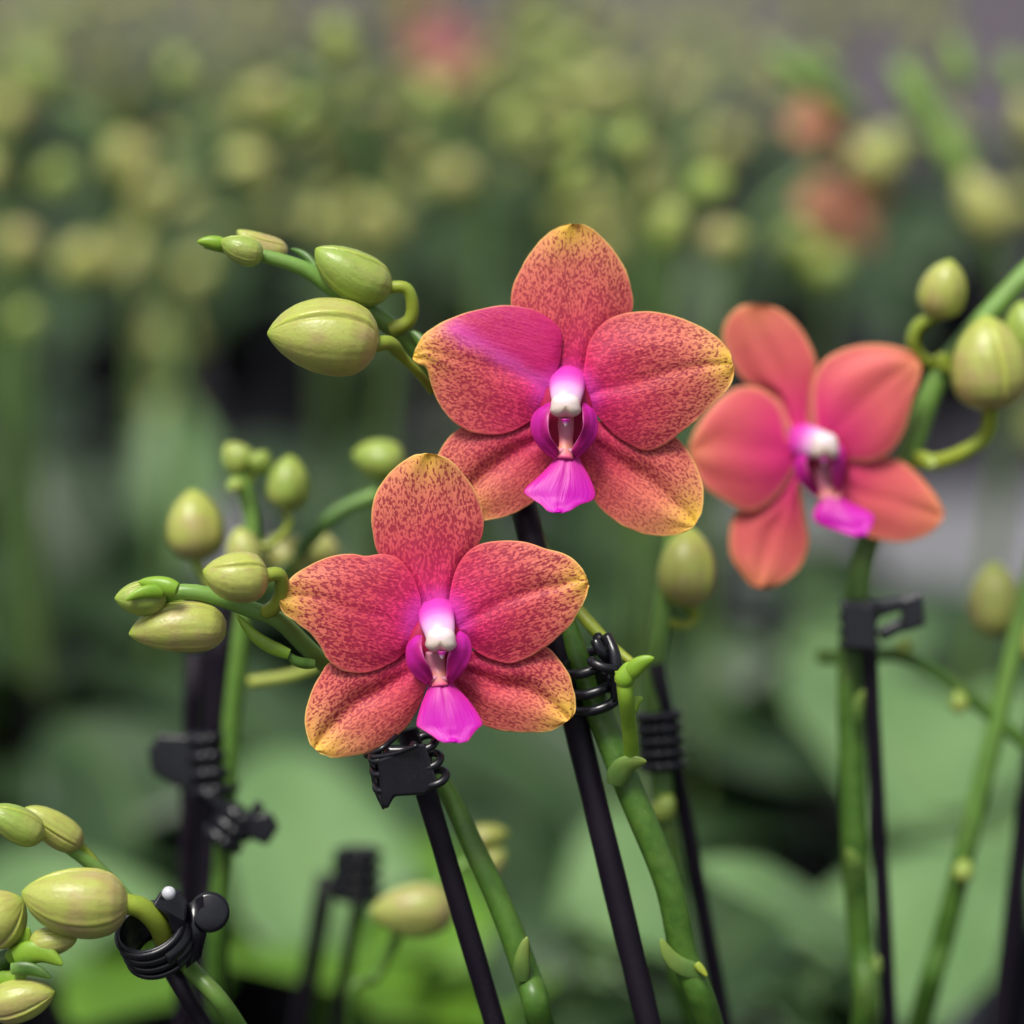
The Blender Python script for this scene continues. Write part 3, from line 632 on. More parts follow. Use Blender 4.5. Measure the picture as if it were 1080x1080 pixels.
# ------------------------------------------------------------------ PLANT E: bottom left cluster
DE = 0.488
bE = ground_under(290, 1080, DE+.012, .045, .02)
E = thing('orchid_plant', 'orchid with a tight cluster of sharp yellow green buds in the bottom left corner', 'orchid', bE, 'orchids in sharp focus')
potparts(E, bE); rosette(E, bE, [1.0, 2.9, 4.4, 5.9], random.Random(5))
stem(E, [(33, 873, DE+.012), (50, 882, DE+.012), (75, 895, DE+.012), (103, 917, DE+.014), (130, 945, DE+.016), (165, 985, DE+.014), (205, 1026, DE+.009), (252, 1085, DE+.012), bE+Vector((-.01, -.006, .19)), bE+Vector((0, 0, .09))], [7, 8.5, 9.5, 10, 12, 14, 14, 14, 15, 18], seg=20, n=90)
D = DE
bud(E, (134, 953, D-.003), (23, 941, D-.006), 74, 'bud', 2.1, [(148, 957, D-.002), (163, 970, D), (172, 985, D+.003), (178, 1004, D+.006)], [11, 11.5, 11.5, 12, 12], bend=-.04)
bud(E, (44, 884, D+.004), (-14, 852, D), 38, 'bud_green', .4)
bud(E, (85, 892, D+.012), (26, 852, D+.008), 36, 'bud', 1.5, [(92, 900, D+.013), (102, 914, D+.014)], [5, 5, 6])
bud(E, (-22, 985, D-.002), (24, 948, D-.002), 64, 'bud', .6)
bud(E, (32, 995, D-.002), (81, 991, D-.003), 30, 'bud', 2.2, [(24, 1000, D), (10, 1010, D+.002), (-8, 1020, D+.003)], [6, 6, 7, 8])
bud(E, (-10, 1062, D-.002), (58, 1046, D-.003), 46, 'bud', .9)
stem(E, [(-30, 1040, D+.004), (-6, 1020, D+.003), (12, 1010, D+.002), (28, 1012, D+.001)], [12, 12, 11, 8], 'stem')
bract(E, (10, 1012, D), (30, 978, D-.003), 20, 'stem_lime', .1, .6); bract(E, (16, 1010, D-.003), (66, 1018, D-.005), 26, 'stem_lime', -.18, .5); bract(E, (-4, 1032, D-.001), (30, 1024, D-.003), 18, 'stem_lime', .1, .5)
bract(E, (12, 1022, D-.004), (54, 1032, D-.005), 16, 'stem', -.1, .5)
# ------------------------------------------------------------------ soft plants just behind
def soft_plant(name, label, bpt, stems, buds_, seed, angs, m='bud_green', group=None, pot='pot'):
    t = thing('orchid_plant', label, 'orchid', bpt, group)
    potparts(t, bpt, pot); rosette(t, bpt, angs, random.Random(seed))
    for pts, rr in stems: stem(t, pts, rr, seg=12)
    for bd in buds_:
        ped = bd[4] if len(bd) > 4 else None
        bud(t, bd[0], bd[1], bd[2], bd[3], random.Random(bd[2]).uniform(0, 3), ped, lo=True, pm='stem_yellow')
    return t
D = .555; bF = ground_under(232, 1080, D+.02, .05)
Fp = soft_plant('f', 'blurred orchid spray of upright green buds behind the lower left bud spray', bF,
 [([(250, 482, D), (258, 520, D), (266, 560, D), (258, 640, D), (245, 760, D+.004), (236, 900, D+.008), (230, 1080, D+.02), bF+Vector((0, 0, .09))], [9, 11, 12, 13, 15, 15, 15, 18]),
  ([(400, 520, D+.008), (350, 545, D+.008), (300, 600, D+.006), (262, 640, D)], [8, 9, 10, 11])],
 [((208, 590, D), (203, 516, D), 62, 'bud', [(212, 600, D), (226, 622, D)]), ((302, 538, D), (306, 480, D), 46, 'bud_green', [(304, 555, D), (285, 575, D), (268, 575, D)]),
  ((262, 496, D), (238, 468, D), 34, 'bud_green', [(270, 492, D), (262, 510, D)]), ((250, 520, D-.004), (246, 503, D-.004), 20, 'bud_green'), ((268, 478, D), (280, 500, D), 28, 'bud_green'),
  ((425, 492, D+.008), (372, 478, D+.008), 46, 'bud_green', [(440, 500, D+.008), (420, 520, D+.008), (385, 525, D+.008)]),
  ((262, 604, D-.006), (252, 556, D-.006), 38, 'bud_far'), ((318, 604, D+.01), (282, 566, D+.01), 52, 'bud_far', [(325, 612, D+.01), (305, 640, D+.01)]),
  ((345, 600, D+.02), (330, 560, D+.02), 40, 'bud_far')], 6, [.5, 2.2, 3.6, 5.1])
stem(Fp, [(385, 668, D), (350, 695, D), (310, 712, D), (262, 720, D)], [7, 7, 7, 7], 'stem_yellow')
D = .543; bH = ground_under(745, 1080, D+.015, .05, .05)
soft_plant('h', 'blurred orchid with one hanging bud, clipped just behind the green side shoot', bH,
 [([(735, 480, D+.004), (712, 560, D), (700, 640, D), (690, 720, D), (696, 800, D), (705, 900, D), (722, 1000, D+.008), (735, 1080, D+.015), bH+Vector((0, 0, .09))], [9, 11, 13, 14, 13, 12, 12, 12, 16])],
 [((722, 640, D-.002), (726, 555, D), 62, 'bud', [(734, 648, D), (722, 660, D), (692, 652, D)]), ((694, 865, D-.002), (708, 838, D-.004), 26, 'bud_green')], 7, [.1, 1.7, 2.9, 5.0])
D = .57; bD = ground_under(968, 1080, D+.01, .05, -.01)
soft_plant('d', 'blurred orchid with a bare forked green stem at the right edge', bD,
 [([(1100, 560, D), (1080, 640, D), (1058, 735, D), (1035, 830, D), (1015, 910, D), (992, 1000, D+.004), (970, 1080, D+.01), bD+Vector((0, 0, .09))], [11, 12, 13, 14, 14, 13, 13, 18]),
  ([(862, 692, D+.002), (905, 694, D+.002), (945, 690, D+.002), (985, 708, D+.001), (1020, 735, D), (1050, 758, D), (1100, 800, D)], [9, 9, 9, 8.5, 8.5, 9, 9])],
 [((1052, 672, D+.01), (1048, 592, D+.01), 58, 'bud_far'), ((950, 690, D-.002), (958, 672, D-.002), 18, 'bud_green'), ((1012, 752, D-.003), (1010, 728, D-.003), 20, 'bud_green'), ((1014, 930, D-.004), (1018, 906, D-.004), 22, 'bud_green'), ((1096, 700, D), (1088, 650, D), 34, 'bud')], 8, [.7, 2.0, 4.4, 5.5])
D = .57; bG = ground_under(375, 1080, D+.01, .05, .01)
soft_plant('g', 'blurred low orchid with a fat yellow green bud beside the front stake', bG,
 [([(500, 905, D), (470, 925, D), (440, 950, D+.002), (420, 985, D+.004), (398, 1030, D+.008), (372, 1085, D+.01), bG+Vector((0, 0, .09))], [6, 7, 7, 7, 7.5, 8, 14])],
 [((478, 958, D), (390, 962, D), 58, 'bud_far'), ((492, 888, D+.004), (536, 878, D+.004), 28, 'bud'), ((505, 922, D+.004), (532, 896, D+.004), 30, 'bud_far')], 9, [1.1, 2.4, 3.3, 5.6])
# ------------------------------------------------------------------ stakes
def stake(label, a, b, rpx, group='support stakes beside the stems', extra=None):
    """straight plastic stake through two picture points with depth, continued down into its pot"""
    p, q_ = P(*a), P(*b); dv = (q_-p).normalized(); end = q_
    if q_.z > .04: end = q_+dv*((q_.z-.03)/max(.2, -dv.z))
    loc = Vector((end.x, end.y, end.z))
    r = rpx*K*a[2]; mb = MB(); n = 26
    c = np.array([tuple(p+(end-p)*t) for t in np.linspace(0, 1, n)])
    tube(mb, c, [r*(1+.03*math.sin(i*2.3)) for i in range(n)], 18)
    o = bpy.data.objects.new('plant_stake', mb.mesh('plant_stake', loc, M['stake'])); COL.objects.link(o); o.location = loc
    return tag(o, label, 'stake', group)
stake('dark purple stake behind the lower flower, held by the flat black clip', (430, 770, DB+.010), (522, 1080, DB+.012), 11.5)
stake('thick black stake slanting between the two sharp flowers, held by the coiled clip', (541, 490, DA+.011), (684, 1080, DA+.006), 13.5)
stake('thin blurred stake behind the green side shoot', (692, 700, .541), (760, 1060, .553), 8.5)
stake('thin blurred stake beside the thick green stem below the coral flower', (966, 545, .585), (972, 640, .585), 5) if False else None
stake('slim dark stake under the coral flower, close beside its green stem', (914, 640, .545), (938, 1080, .558), 8.5)
stake('dark stake at the right edge with no clip in view', (1092, 760, .57), (1055, 1080, .58), 10)
stake('thick blurred black stake left of centre holding two stacked clips', (236, 640, .562), (222, 1080, .575), 18)
stake('second blurred black stake, running just left of the thick one', (206, 690, .575), (196, 1000, .585), 11)
stake('thin blurred stake under the small black clip, below the lower flower', (385, 910, .60), (355, 1080, .61), 7)
stake('dark stake sloping away under the pinned ring clip', (176, 1016, .497), (214, 1080, .500), 9)
stake('blurred leaning stake behind the small black clip', (345, 925, .63), (318, 1080, .64), 11)
stake('faint far stake rising at the left edge', (36, 560, .95), (40, 860, .97), 8)
stake('faint far stake rising near the right of centre', (820, 560, 1.0), (822, 880, 1.02), 7)
# ------------------------------------------------------------------ clips
def arc_ring(mb, c, ax, r, tr, a0=0, a1=360, ref=None, n=40, seg=10, pitch=0.0, sq=1.0):
    ax = ax.normalized(); ref = (ref or -FW); e1 = (ref-ax*ref.dot(ax)).normalized(); e2 = ax.cross(e1)
    pts = [c+e1*(math.cos(R(t))*r*sq)+e2*(math.sin(R(t))*r)+ax*(pitch*(t-a0)/360) for t in np.linspace(a0, a1, n)]
    tube(mb, np.array([tuple(p) for p in pts]), [tr]*n, seg); return mb
def clip(label, c, group='black orchid clips'):
    return thing('orchid_clip', label, 'clip', c, group)
# coiled claw clip on plant A
d = DA-.001; c = P(622, 702, d+.004); ax = (P(610, 660, d)-P(640, 750, d)).normalized(); u_ = K*d
t = clip('black claw clip of open coils joining stem and stake between the two sharp flowers', c)
mb = MB()
for k, (px, py) in enumerate(((618, 699), (624, 721), (630, 738))):
    arc_ring(mb, P(px, py, d+.006), (ax-FW*.35), 25*u_, 5.6*u_, -150, 170, n=44)
arc_ring(mb, P(634, 682, d+.002), (UP*.5+RT*.86-FW*.2), 14*u_, 5.6*u_, -40, 230, n=30)
arc_ring(mb, P(637, 700, d+.001), (UP*.9+RT*.3-FW*.2), 15*u_, 5.2*u_, -70, 130, n=30)
mb.build('coil', M['plastic'], t)
mb = MB(); loft(mb, [P(640, 670, d+.002), P(648, 690, d), P(650, 712, d), P(649, 738, d+.002)], [5.5*u_, 6.5*u_, 6.5*u_, 5*u_], 12, 20); mb.build('spine', M['plastic'], t)
mb = MB(); arc_ring(mb, P(626, 720, d+.007), ax, 20*u_, 15*u_, 40, 150, n=20); mb.build('inner_jaw', M['plastic'], t)
# flat-plated clip on plant B
d = DB+.001; c = P(425, 815, d); t = clip('flat plated black clip with ribbed ends under the lower flower', c)
mb = MB(); hw = P(412, 818, d)
def plate(mb, corners, th):
    f = [P(*p) for p in corners]; b_ = [P(p[0], p[1], p[2]+th) for p in corners]; n = len(f)
    mb.add(f+b_, [tuple(range(n))[::-1], tuple(range(n, 2*n))]+[(i, (i+1) % n, n+(i+1) % n, n+i) for i in range(n)]); return mb
plate(mb, [(x, y, d-.005-.00002*(x-430)+.00002*(y-815)) for x, y in ((398, 801), (448, 783), (462, 826), (449, 838), (416, 840), (409, 853), (402, 850), (400, 825))], .0022)
o = mb.build('plate', M['plastic'], t, smooth=False); bv = o.modifiers.new('soft', 'BEVEL'); bv.width = .0005; bv.segments = 3
mb = MB()
for (px, py) in ((455, 783), (460, 802), (466, 820)):
    arc_ring(mb, P(px-7, py, d-.003), UP*.78-RT*.3-FW*.5, 12*u_, 4.4*u_, -110, 200, n=34)
mb.build('rib', M['plastic'], t)
mb = MB()
for (px, py) in ((394, 797), (396, 811), (399, 828)):
    arc_ring(mb, P(px+6, py, d-.002), UP*.78-RT*.3-FW*.5, 9*u_, 4.0*u_, -200, 110, n=30)
mb.build('rib', M['plastic'], t)
mb = MB(); loft(mb, [P(392, 799, d-.003), P(416, 795, d-.005), P(440, 786, d-.007)], [3*u_, 2.6*u_, 2.4*u_], 8, 16); loft(mb, [P(386, 797, d), P(402, 790, d-.003), P(418, 776, d)], [3.5*u_, 3*u_, 3*u_], 8, 14); loft(mb, [P(394, 803, d-.001), P(399, 832, d-.001), P(407, 852, d-.002)], [5*u_, 5*u_, 4*u_], 8, 16)
mb.build('hinge_bar', M['plastic'], t)
mb = MB(); box(mb, P(430, 808, d+.005), RT*26*u_, UP*22*u_, FW*.002); o = mb.build('jaw', M['plastic'], t); bv = o.modifiers.new('soft', 'BEVEL'); bv.width = .001; bv.segments = 3
# ring clip with pale pin on plant E
d = DE; c = P(170, 985, d+.004); t = clip('black ring clip with a white pin round the bottom left stem', c)
ax = (P(150, 945, d-.004)-P(190, 1010, d+.008)).normalized()
axr = (UP*.72-RT*.22-FW*.62).normalized()
mb = MB(); n = 44; seg = 4
e1 = (RT-axr*RT.dot(axr)).normalized(); e2 = axr.cross(e1)
cc = P(163, 990, d+.004); V = []; F = []
rings = [(-24, 29, 24), (-18, 33, 28), (-6, 34, 29), (6, 35, 30), (16, 35, 30), (19, 32, 30)]
prof = [(r_o, h) for h, r_o, r_i in rings]+[(r_i, h) for h, r_o, r_i in rings[::-1]]
for i in range(n):
    a = 2*math.pi*i/n
    for r_, h in prof: V.append(cc+e1*(math.cos(a)*r_*u_*1.08)+e2*(math.sin(a)*r_*u_)+axr*(h*u_))
m_ = len(prof)
F = [(i*m_+j, ((i+1) % n)*m_+j, ((i+1) % n)*m_+(j+1) % m_, i*m_+(j+1) % m_) for i in range(n) for j in range(m_)]
mb.add(V, F); mb.build('ring', M['plastic'], t)
mb = MB()
for h in (-19, -8, 4, 16): arc_ring(mb, cc+axr*h*u_, axr, 35*u_, 3.6*u_, 0, 360, n=50, ref=RT)
arc_ring(mb, cc+axr*2*u_, axr, 33*u_, 9*u_, -62, 58, n=30, ref=RT)
arc_ring(mb, cc-axr*10*u_, axr, 32*u_, 9*u_, -50, 50, n=30, ref=RT)
mb.build('rim', M['plastic'], t)
mb = MB(); plate(mb, [(160, 955, d-.002), (170, 939, d-.001), (190, 938, d), (198, 952, d), (196, 972, d), (182, 985, d-.001), (176, 966, d-.002)], .003)
o = mb.build('hinge', M['plastic'], t, smooth=False); bv = o.modifiers.new('soft', 'BEVEL'); bv.width = .0005; bv.segments = 3
mb = MB(); blob(mb, P(178, 942, d-.003), RT*7.2*u_, UP*7.2*u_, FW*.0012); mb.build('pin', M['metal'], t)
mb = MB(); tube(mb, np.array([tuple(P(221, 962, d+z)) for z in (.0040, .0043, .0052, .0062, .0066)]), [q*u_ for q in (17, 20.5, 21.5, 20.5, 18)], 36, hint=UP); plate(mb, [(196, 955, d+.003), (214, 944, d+.004), (218, 985, d+.004), (212, 1010, d+.004), (196, 1022, d+.003)], .003)
mb.build('thumb_tab', M['plastic'], t)
# soft clips
def coil_clip(label, c, ax, rpx, nr, gap, tr, tabs=()):
    d = c[2]; u_ = K*d; t = clip(label, P(*c)); mb = MB()
    for k in range(nr):
        arc_ring(mb, P(*c)+ax*((k-(nr-1)/2)*gap*u_), ax, rpx*u_, tr*u_, 0, 360, n=30, seg=8)
    mb.build('coil', M['plastic'], t)
    mb = MB(); tube(mb, np.array([tuple(P(*c)+ax*(h*u_)) for h in np.linspace(-(nr-1)/2*gap, (nr-1)/2*gap, 6)]), [rpx*.96*u_]*6, 20); mb.build('barrel', M['plastic'], t)
    for tb in tabs:
        mb = MB(); plate(mb, [(x, y, d+z) for x, y, z in tb], .003)
        o = mb.build('thumb_tab', M['plastic'], t, smooth=False); bv = o.modifiers.new('soft', 'BEVEL'); bv.width = .0007; bv.segments = 2
    return t
axv = (UP*.99-RT*.1).normalized()
coil_clip('blurred ribbed black clip round the stem right of the green side shoot', (697, 781, .541), axv, 20, 5, 13, 6, [[(672, 760, 0), (682, 756, 0), (684, 806, 0), (674, 802, 0)]])
coil_clip('blurred square black clip on the green stem under the coral flower', (906, 659, .549), UP, 17, 4, 14, 5, [[(887, 634, -.008), (924, 638, -.008), (926, 688, -.008), (890, 684, -.008)], [(948, 632, 0), (972, 624, 0), (976, 660, 0), (952, 668, 0)], [(922, 634, 0), (952, 630, 0), (950, 645, 0), (926, 652, 0)], [(924, 664, 0), (950, 652, 0), (956, 664, 0), (930, 678, 0)]])
coil_clip('blurred black clip with a square tab, upper of the two on the thick stake', (222, 805, .562), axv, 22, 4, 18, 7, [[(156, 790, -.004), (168, 774, -.004), (205, 776, -.004), (206, 832, -.004), (185, 830, -.004), (160, 815, -.004)]])
coil_clip('blurred black butterfly clip, lower of the two on the thick stake', (245, 872, .556), (UP*.8+RT*.6).normalized(), 17, 3, 15, 7, [[(262, 862, -.004), (285, 855, -.004), (295, 872, -.004), (282, 892, -.004), (262, 884, -.004)], [(212, 836, -.004), (224, 832, -.004), (262, 872, -.004), (250, 882, -.004)], [(226, 885, -.004), (262, 858, -.004), (270, 842, -.004), (280, 850, -.004), (268, 872, -.004), (236, 900, -.004)]])
coil_clip('small blurred black clip low in the picture beside the fat yellow bud', (378, 922, .60), UP, 20, 4, 15, 6, [[(350, 905, 0), (368, 895, 0), (372, 945, 0), (354, 948, 0)]])
# ------------------------------------------------------------------ MID PLANTS with traced big leaves
def mid_plant(label, bx, by, leaves, spikes=(), flowers=(), seed=1, pot='pot', extra_leaves=2, group='blurred orchids in the rows behind'):
    """leaves: list of ([(px, py, d) ...], width m, material, roll)"""
    b = Vector((bx, by, 0)); t = thing('orchid_plant', label, 'orchid', b, group); potparts(t, b, pot); rng = random.Random(seed)
    for pts, wd, m, roll in leaves:
        leaf_mesh(MB(), [b+Vector((0, 0, .10))]+[P(*p) for p in pts], wd, roll, .18).build('leaf', M[m], t)
    rosette(t, b, [rng.uniform(0, 6.3) for _ in range(extra_leaves)], rng)
    for pts, r, buds_ in spikes:
        st = [P(*p) for p in pts]; mb = MB(); loft(mb, st+[b+Vector((0, 0, .10))], [r*.7]+[r*.95]*len(st), 10, 40); mb.build('stem', M['stem_far'], t)
        for (b0, b1, wp, m) in buds_: bud(t, b0, b1, wp, m, rng.uniform(0, 3), lo=True)
    for f in flowers: far_flower(t, *f)
    return t
def far_flower(plant, px, py, d, rpx, mname, roll=0.0):
    mb = MB(); c = P(px, py, d); u_ = K*d
    blob(mb, c, RT*.12*rpx*u_, UP*.12*rpx*u_, FW*.2*rpx*u_)
    fl = mb.build('flower', M['lip'], plant)
    for k, a in enumerate((90, 18, 162, 235, 305)):
        a = R(a+roll); dr = RT*math.cos(a)+UP*math.sin(a); wd = .85 if k in (1, 2) else .62
        m2 = MB(); leaf_mesh(m2, [c, c+dr*(.5*rpx*u_)-FW*.004*(1 if k in (1, 2) else .2), c+dr*(rpx*u_)], wd*rpx*u_, R(80), .1, 14, 8, [(0, .3), (.2, .7), (.5, 1), (.8, .8), (.95, .4), (1, .1)])
        m2.build('petal', M[mname], fl)
    return fl
d = .85
mid_plant('blurred orchid with a wide pale leaf behind the flat black clip', P(370, 1180, .82).x, .86,
 [([(372, 1000, .80), (335, 915, .82), (300, 830, .85), (290, 790, .87)], .062, 'leaf3', .1), ([(470, 1085, .76), (400, 1050, .75), (310, 1025, .75), (200, 1005, .76)], .075, 'leaf2', -.3), ([(480, 1060, .78), (440, 980, .80), (440, 880, .84)], .055, 'leaf2', .3)], seed=41)
mid_plant('blurred orchid with pale broad leaves low on the right, behind the forked stem', P(960, 1200, .80).x, .84,
 [([(1010, 900, .84), (960, 800, .87), (890, 735, .90), (835, 700, .92)], .070, 'leaf3', 0), ([(1000, 850, .86), (1030, 780, .88), (1075, 720, .90)], .05, 'leaf3', .2), ([(920, 1060, .77), (960, 985, .78), (1020, 930, .80), (1090, 900, .82)], .070, 'leaf3', 0), ([(870, 1070, .77), (850, 1000, .79), (835, 940, .82)], .04, 'leaf', .4), ([(930, 1070, .72), (900, 1010, .70), (850, 965, .69), (790, 930, .685), (725, 908, .69)], .040, 'leaf3', .25)], seed=42, pot='potw')
mid_plant('blurred orchid with a pale leaf tip at the foot of the slanting front stake', P(640, 1190, .80).x, .84,
 [([(655, 1030, .80), (650, 950, .82), (640, 850, .85)], .05, 'leaf3', .6), ([(700, 1060, .78), (770, 1040, .78), (830, 1010, .80)], .04, 'leaf', 0), ([(600, 1070, .76), (560, 1030, .76), (540, 960, .78)], .04, 'leaf', .3)], seed=43)
mid_plant('blurred orchid with grey green leaves low at the left edge, above the bud cluster', P(120, 1180, .82).x, .86,
 [([(110, 1020, .80), (60, 950, .82), (10, 900, .84)], .07, 'leaf3', 0), ([(150, 900, .86), (120, 820, .88), (60, 760, .90)], .065, 'leaf', .2), ([(160, 1040, .76), (120, 1060, .72), (80, 1080, .70)], .055, 'leaf2', 0)], seed=44)
mid_plant('blurred orchid with a tall upright grey green leaf at the left edge', P(150, 800, 1.1).x, 1.12,
 [([(170, 640, 1.10), (190, 530, 1.12), (175, 420, 1.15)], .050, 'leaf3', .6), ([(110, 640, 1.1), (70, 560, 1.1), (40, 480, 1.12)], .07, 'leaf', .5), ([(210, 680, 1.05), (260, 640, 1.04), (330, 640, 1.04)], .06, 'leaf', 0)], seed=45)
mid_plant('blurred orchid with dark green leaves filling the gap behind the coral flower', P(800, 820, 1.05).x, 1.08,
 [([(790, 760, 1.0), (765, 710, 1.0), (740, 660, 1.02)], .06, 'leaf', .4), ([(850, 740, 1.0), (900, 690, 1.0), (980, 650, 1.02)], .07, 'leaf3', 0), ([(770, 780, .96), (800, 800, .92), (860, 830, .90)], .06, 'leaf', 0)], seed=46, pot='potw')
d = .80
mid_plant('blurred orchid spike of green buds, upper right, above the coral flower', P(760, 640, .85).x, .88, [],
 [([(835, 60, .84), (862, 85, .84), (890, 110, .85), (870, 170, .86), (800, 230, .86), (760, 330, .87), (750, 480, .88)], .0022, [((858, 92, .84), (806, 50, .84), 25, 'stem_bud'), ((905, 122, .85), (846, 80, .84), 28, 'stem_bud'), ((880, 80, .84), (858, 56, .84), 20, 'stem_bud')])],
 [(868, 132, .90, 40, 'far_orange', 20)], 47)
mid_plant('blurred orchid with an orange flower behind the coral flower', P(880, 640, .95).x, .97, [],
 [([(920, 150, .92), (905, 180, .93), (880, 260, .95), (870, 420, .97)], .0022, [((940, 190, .92), (900, 150, .92), 50, 'bud_far'), ((860, 250, .92), (820, 262, .92), 40, 'bud_green'), ((890, 290, .92), (850, 275, .92), 44, 'bud_green'), ((950, 165, .93), (920, 140, .93), 40, 'bud_green')])],
 [(890, 222, .93, 52, 'far_orange', 0)], 48)
mid_plant('blurred orchid spike with pale buds in the upper right corner', P(1040, 660, .85).x, .88, [],
 [([(950, 60, .84), (985, 110, .84), (1015, 170, .84), (1040, 220, .85), (1060, 330, .86), (1060, 480, .88)], .0026, [((1052, 250, .83), (1018, 180, .83), 44, 'bud_far'), ((1022, 190, .84), (980, 118, .84), 32, 'stem_bud'), ((990, 140, .84), (942, 66, .84), 30, 'stem_bud'), ((1022, 92, .84), (1002, 38, .84), 24, 'stem_bud'), ((1075, 95, .84), (1062, 55, .84), 24, 'stem_bud'), ((1095, 150, .86), (1075, 100, .86), 30, 'bud_far')])], seed=49)
mid_plant('blurred orchid with a pair of drooping buds between the two rear flowers', P(700, 640, .80).x, .83, [],
 [([(760, 195, .78), (735, 200, .78), (720, 240, .79), (705, 330, .80), (700, 460, .82)], .002, [((768, 205, .78), (728, 188, .78), 42, 'bud_green'), ((715, 215, .78), (700, 270, .78), 36, 'bud_green'), ((742, 255, .82), (790, 255, .82), 40, 'bud_far')])], seed=50)
mid_plant('blurred dark spike of small green buds above the top flower', P(660, 640, .82).x, .85, [],
 [([(612, 140, .80), (640, 145, .80), (664, 160, .80), (672, 230, .81), (680, 330, .82), (680, 470, .84)], .0022, [((612, 155, .80), (606, 130, .80), 34, 'bud_green'), ((660, 165, .80), (668, 130, .80), 34, 'bud_green'), ((615, 190, .80), (595, 175, .80), 38, 'bud_green'), ((640, 235, .82), (625, 200, .82), 44, 'bud_far')])], seed=51)
mid_plant('blurred orchid with a lone pink flower near the top', P(470, 330, 1.5).x, 1.55, [],
 [([(470, 60, 1.50), (480, 130, 1.51), (470, 230, 1.53)], .0026, [((440, 140, 1.5), (430, 110, 1.5), 30, 'bud_far')])],
 [(474, 66, 1.49, 44, 'far_pink', 10), (450, 18, 1.52, 24, 'far_orange', 40)], 52)
mid_plant('blurred orchid spike with plump yellow buds in the upper left, above the sharp bud spray', P(330, 620, .92).x, .95, [],
 [([(300, 70, .90), (345, 95, .90), (385, 160, .91), (405, 250, .92), (410, 420, .94)], .0035, [((300, 95, .90), (255, 110, .90), 34, 'bud_far'), ((330, 105, .90), (300, 140, .90), 29, 'bud_green'), ((285, 185, .90), (235, 165, .90), 42, 'bud_far'), ((360, 60, .91), (350, 15, .91), 34, 'bud_green'), ((385, 215, .91), (425, 255, .91), 29, 'bud_far')])], seed=53)
mid_plant('blurred orchid spike of large yellow buds near the left edge, high up', P(120, 600, .95).x, .98, [],
 [([(60, 110, .93), (100, 130, .93), (150, 200, .94), (180, 300, .95), (185, 460, .96)], .0034, [((150, 150, .92), (115, 190, .92), 48, 'bud_far'), ((170, 190, .92), (140, 225, .92), 37, 'bud_far'), ((75, 175, .93), (40, 205, .93), 35, 'bud_green'), ((60, 90, .93), (25, 60, .93), 32, 'bud_green'), ((110, 265, .93), (60, 290, .93), 47, 'bud'), ((190, 90, .94), (185, 55, .94), 29, 'bud_green')])], seed=54)
mid_plant('blurred orchid spike with pale yellow buds between the bud spray and the top flower', P(500, 560, 1.0).x, 1.03, [],
 [([(445, 120, .98), (480, 140, .98), (505, 190, .99), (512, 260, 1.0), (510, 420, 1.01)], .0034, [((500, 180, .97), (460, 200, .97), 44, 'bud_far'), ((350, 225, .97), (325, 250, .97), 37, 'bud_far'), ((470, 110, .98), (440, 85, .98), 32, 'bud_green'), ((535, 150, .98), (548, 110, .98), 29, 'bud_green')])], seed=55)
mid_plant('blurred orchid spike with one fat pale bud straight above the top flower', P(640, 480, 1.15).x, 1.2, [],
 [([(600, 60, 1.15), (650, 70, 1.15), (690, 130, 1.16), (700, 260, 1.18)], .0034, [((665, 95, 1.14), (610, 95, 1.14), 45, 'bud_far'), ((590, 50, 1.15), (560, 30, 1.15), 29, 'bud_green')])], seed=56)
mid_plant('blurred orchid with brownish and yellow buds cut by the left edge', P(0, 620, .9).x, .93, [],
 [([(-40, 160, .88), (-10, 200, .88), (20, 300, .89), (30, 460, .91)], .0034, [((30, 240, .88), (10, 285, .88), 42, 'bud_far'), ((-10, 200, .88), (-20, 160, .88), 37, 'bud_far'), ((40, 330, .88), (10, 350, .88), 29, 'bud_green')])], seed=57)
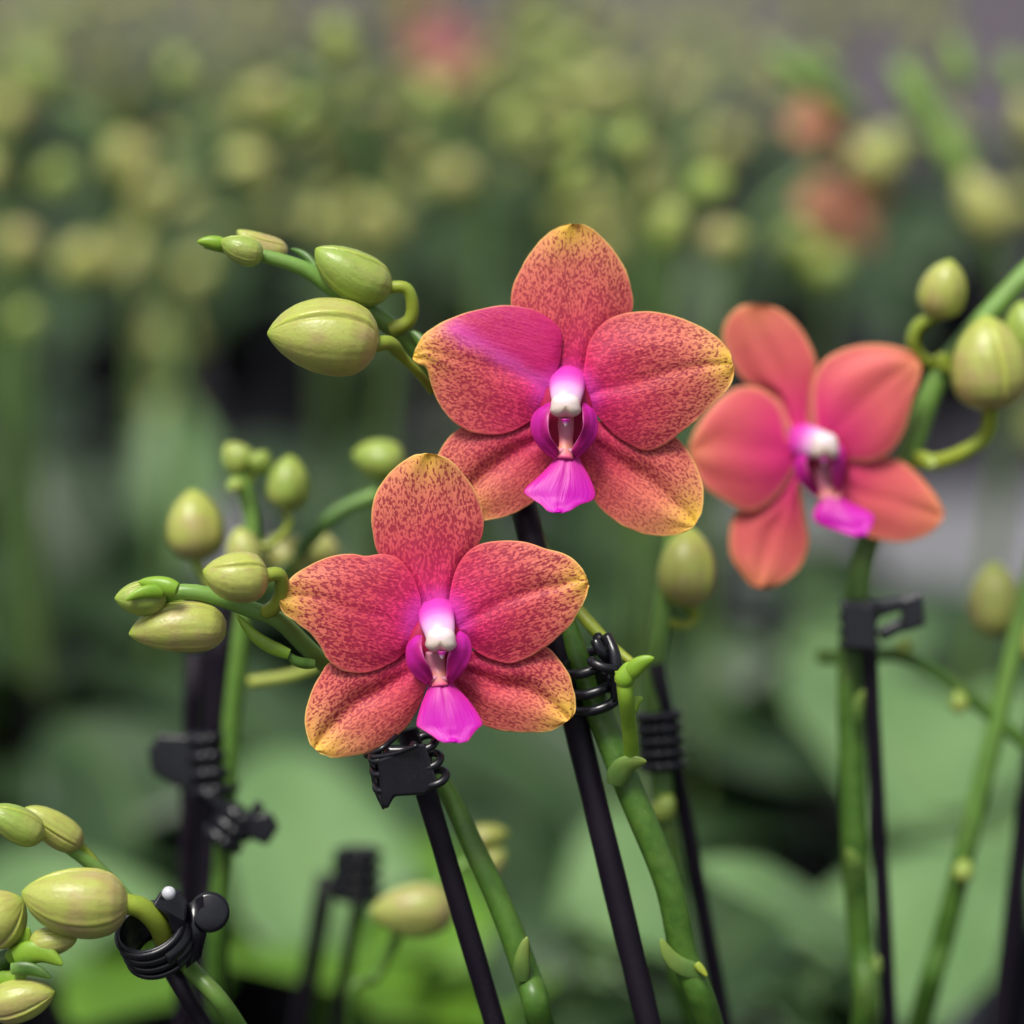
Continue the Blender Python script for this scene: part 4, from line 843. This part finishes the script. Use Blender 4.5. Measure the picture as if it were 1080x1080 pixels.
# ------------------------------------------------------------------ FIELD: rows of blurred budding orchids
def proto(seed, nb, pot='pot'):
    rng = random.Random(seed); b = Vector((0, 0, 0))
    t = thing('orchid_plant', 'x', 'orchid', b, 'blurred orchids in the rows behind'); potparts(t, b, pot)
    a0 = rng.uniform(0, 6)
    rosette(t, b, [a0+i*6.28/5+rng.uniform(-.3, .3) for i in range(5)], rng, 'leaf', (.12, .18), (.05, .07))
    for s in range(2):
        a = rng.uniform(0, 6.28); dr = Vector((math.cos(a), math.sin(a), 0)); H = rng.uniform(.30, .38)
        pts = [b+Vector((0, 0, .10)), b+dr*.012+Vector((0, 0, .20)), b+dr*.02+Vector((0, 0, H*.85)), b+dr*.05+Vector((0, 0, H)), b+dr*.11+Vector((0, 0, H+.01))]
        mb = MB(); loft(mb, pts, [.003, .003, .0028, .0025, .002], 8, 40); mb.build('stem', M['stem_far'], t)
        cs = spline([tuple(p) for p in pts], 40)
        for i in range(nb):
            p = Vector(cs[39-i*4-(s % 2)]); sd = dr.cross(Vector((0, 0, 1)))*(1 if i % 2 else -1)
            L = .013+.0035*i; q0 = p+sd*.010+Vector((0, 0, .001)); q1 = q0+sd*L*.4+dr*L*.6+Vector((0, 0, rng.uniform(-.2, .8)*L))
            mb = MB(); bud_mesh(mb, q0, q1, L*rng.uniform(.27, .40), rng.uniform(0, 3), 14, 16); loft(mb, [p, q0], [.0014, .0014], 6, 5)
            mb.build('bud', M[rng.choice(['bud_far', 'bud', 'bud_far'])], t)
    return t
protos = [proto(100+i, 5+i % 2) for i in range(5)]
used = set()
def place(i, loc, rz, sc, label):
    src = protos[i]
    if i not in used: r = src; used.add(i)
    else:
        r = src.copy(); COL.objects.link(r)
        for ch in src.children:
            c2 = ch.copy(); COL.objects.link(c2); c2.parent = r
            for g in ch.children:
                g2 = g.copy(); COL.objects.link(g2); g2.parent = c2
    r.location = loc; r.rotation_euler = (0, 0, rz); r.scale = (sc,)*3; r['label'] = label; return r
rng = random.Random(5); ordn = ['first', 'second', 'third', 'fourth', 'fifth', 'sixth', 'seventh', 'eighth', 'ninth', 'tenth']
rows = [.98, 1.16, 1.36, 1.98, 2.2, 2.5, 2.85, 3.3, 3.8]
k = 0
for ri, y in enumerate(rows):
    half = .2*y+.05; n = int(2*half/(.19 if y < 1.9 else .22))+1; spots = []
    for j in range(n):
        x = -half+(j+.5)*2*half/n+rng.uniform(-.035, .035)+(.04 if ri % 2 else -.04)
        if x > .08 and y > 1.2 and rng.random() < .55: continue
        if x > -.04 and y < 1.1: continue
        if x > .30 and y > 2.3: continue
        spots.append((x, y+rng.uniform(-.05, .05)))
    for j, (x, yy) in enumerate(sorted(spots)):
        pos = ordn[j]+' from the left' if len(spots) > 1 else 'alone in its row'
        place(k % 5, Vector((x, yy, 0)), rng.uniform(0, 6.28), rng.uniform(.9, 1.12), 'blurred budding orchid in the %s of the far rows, %s' % (ordn[ri], pos)); k += 1
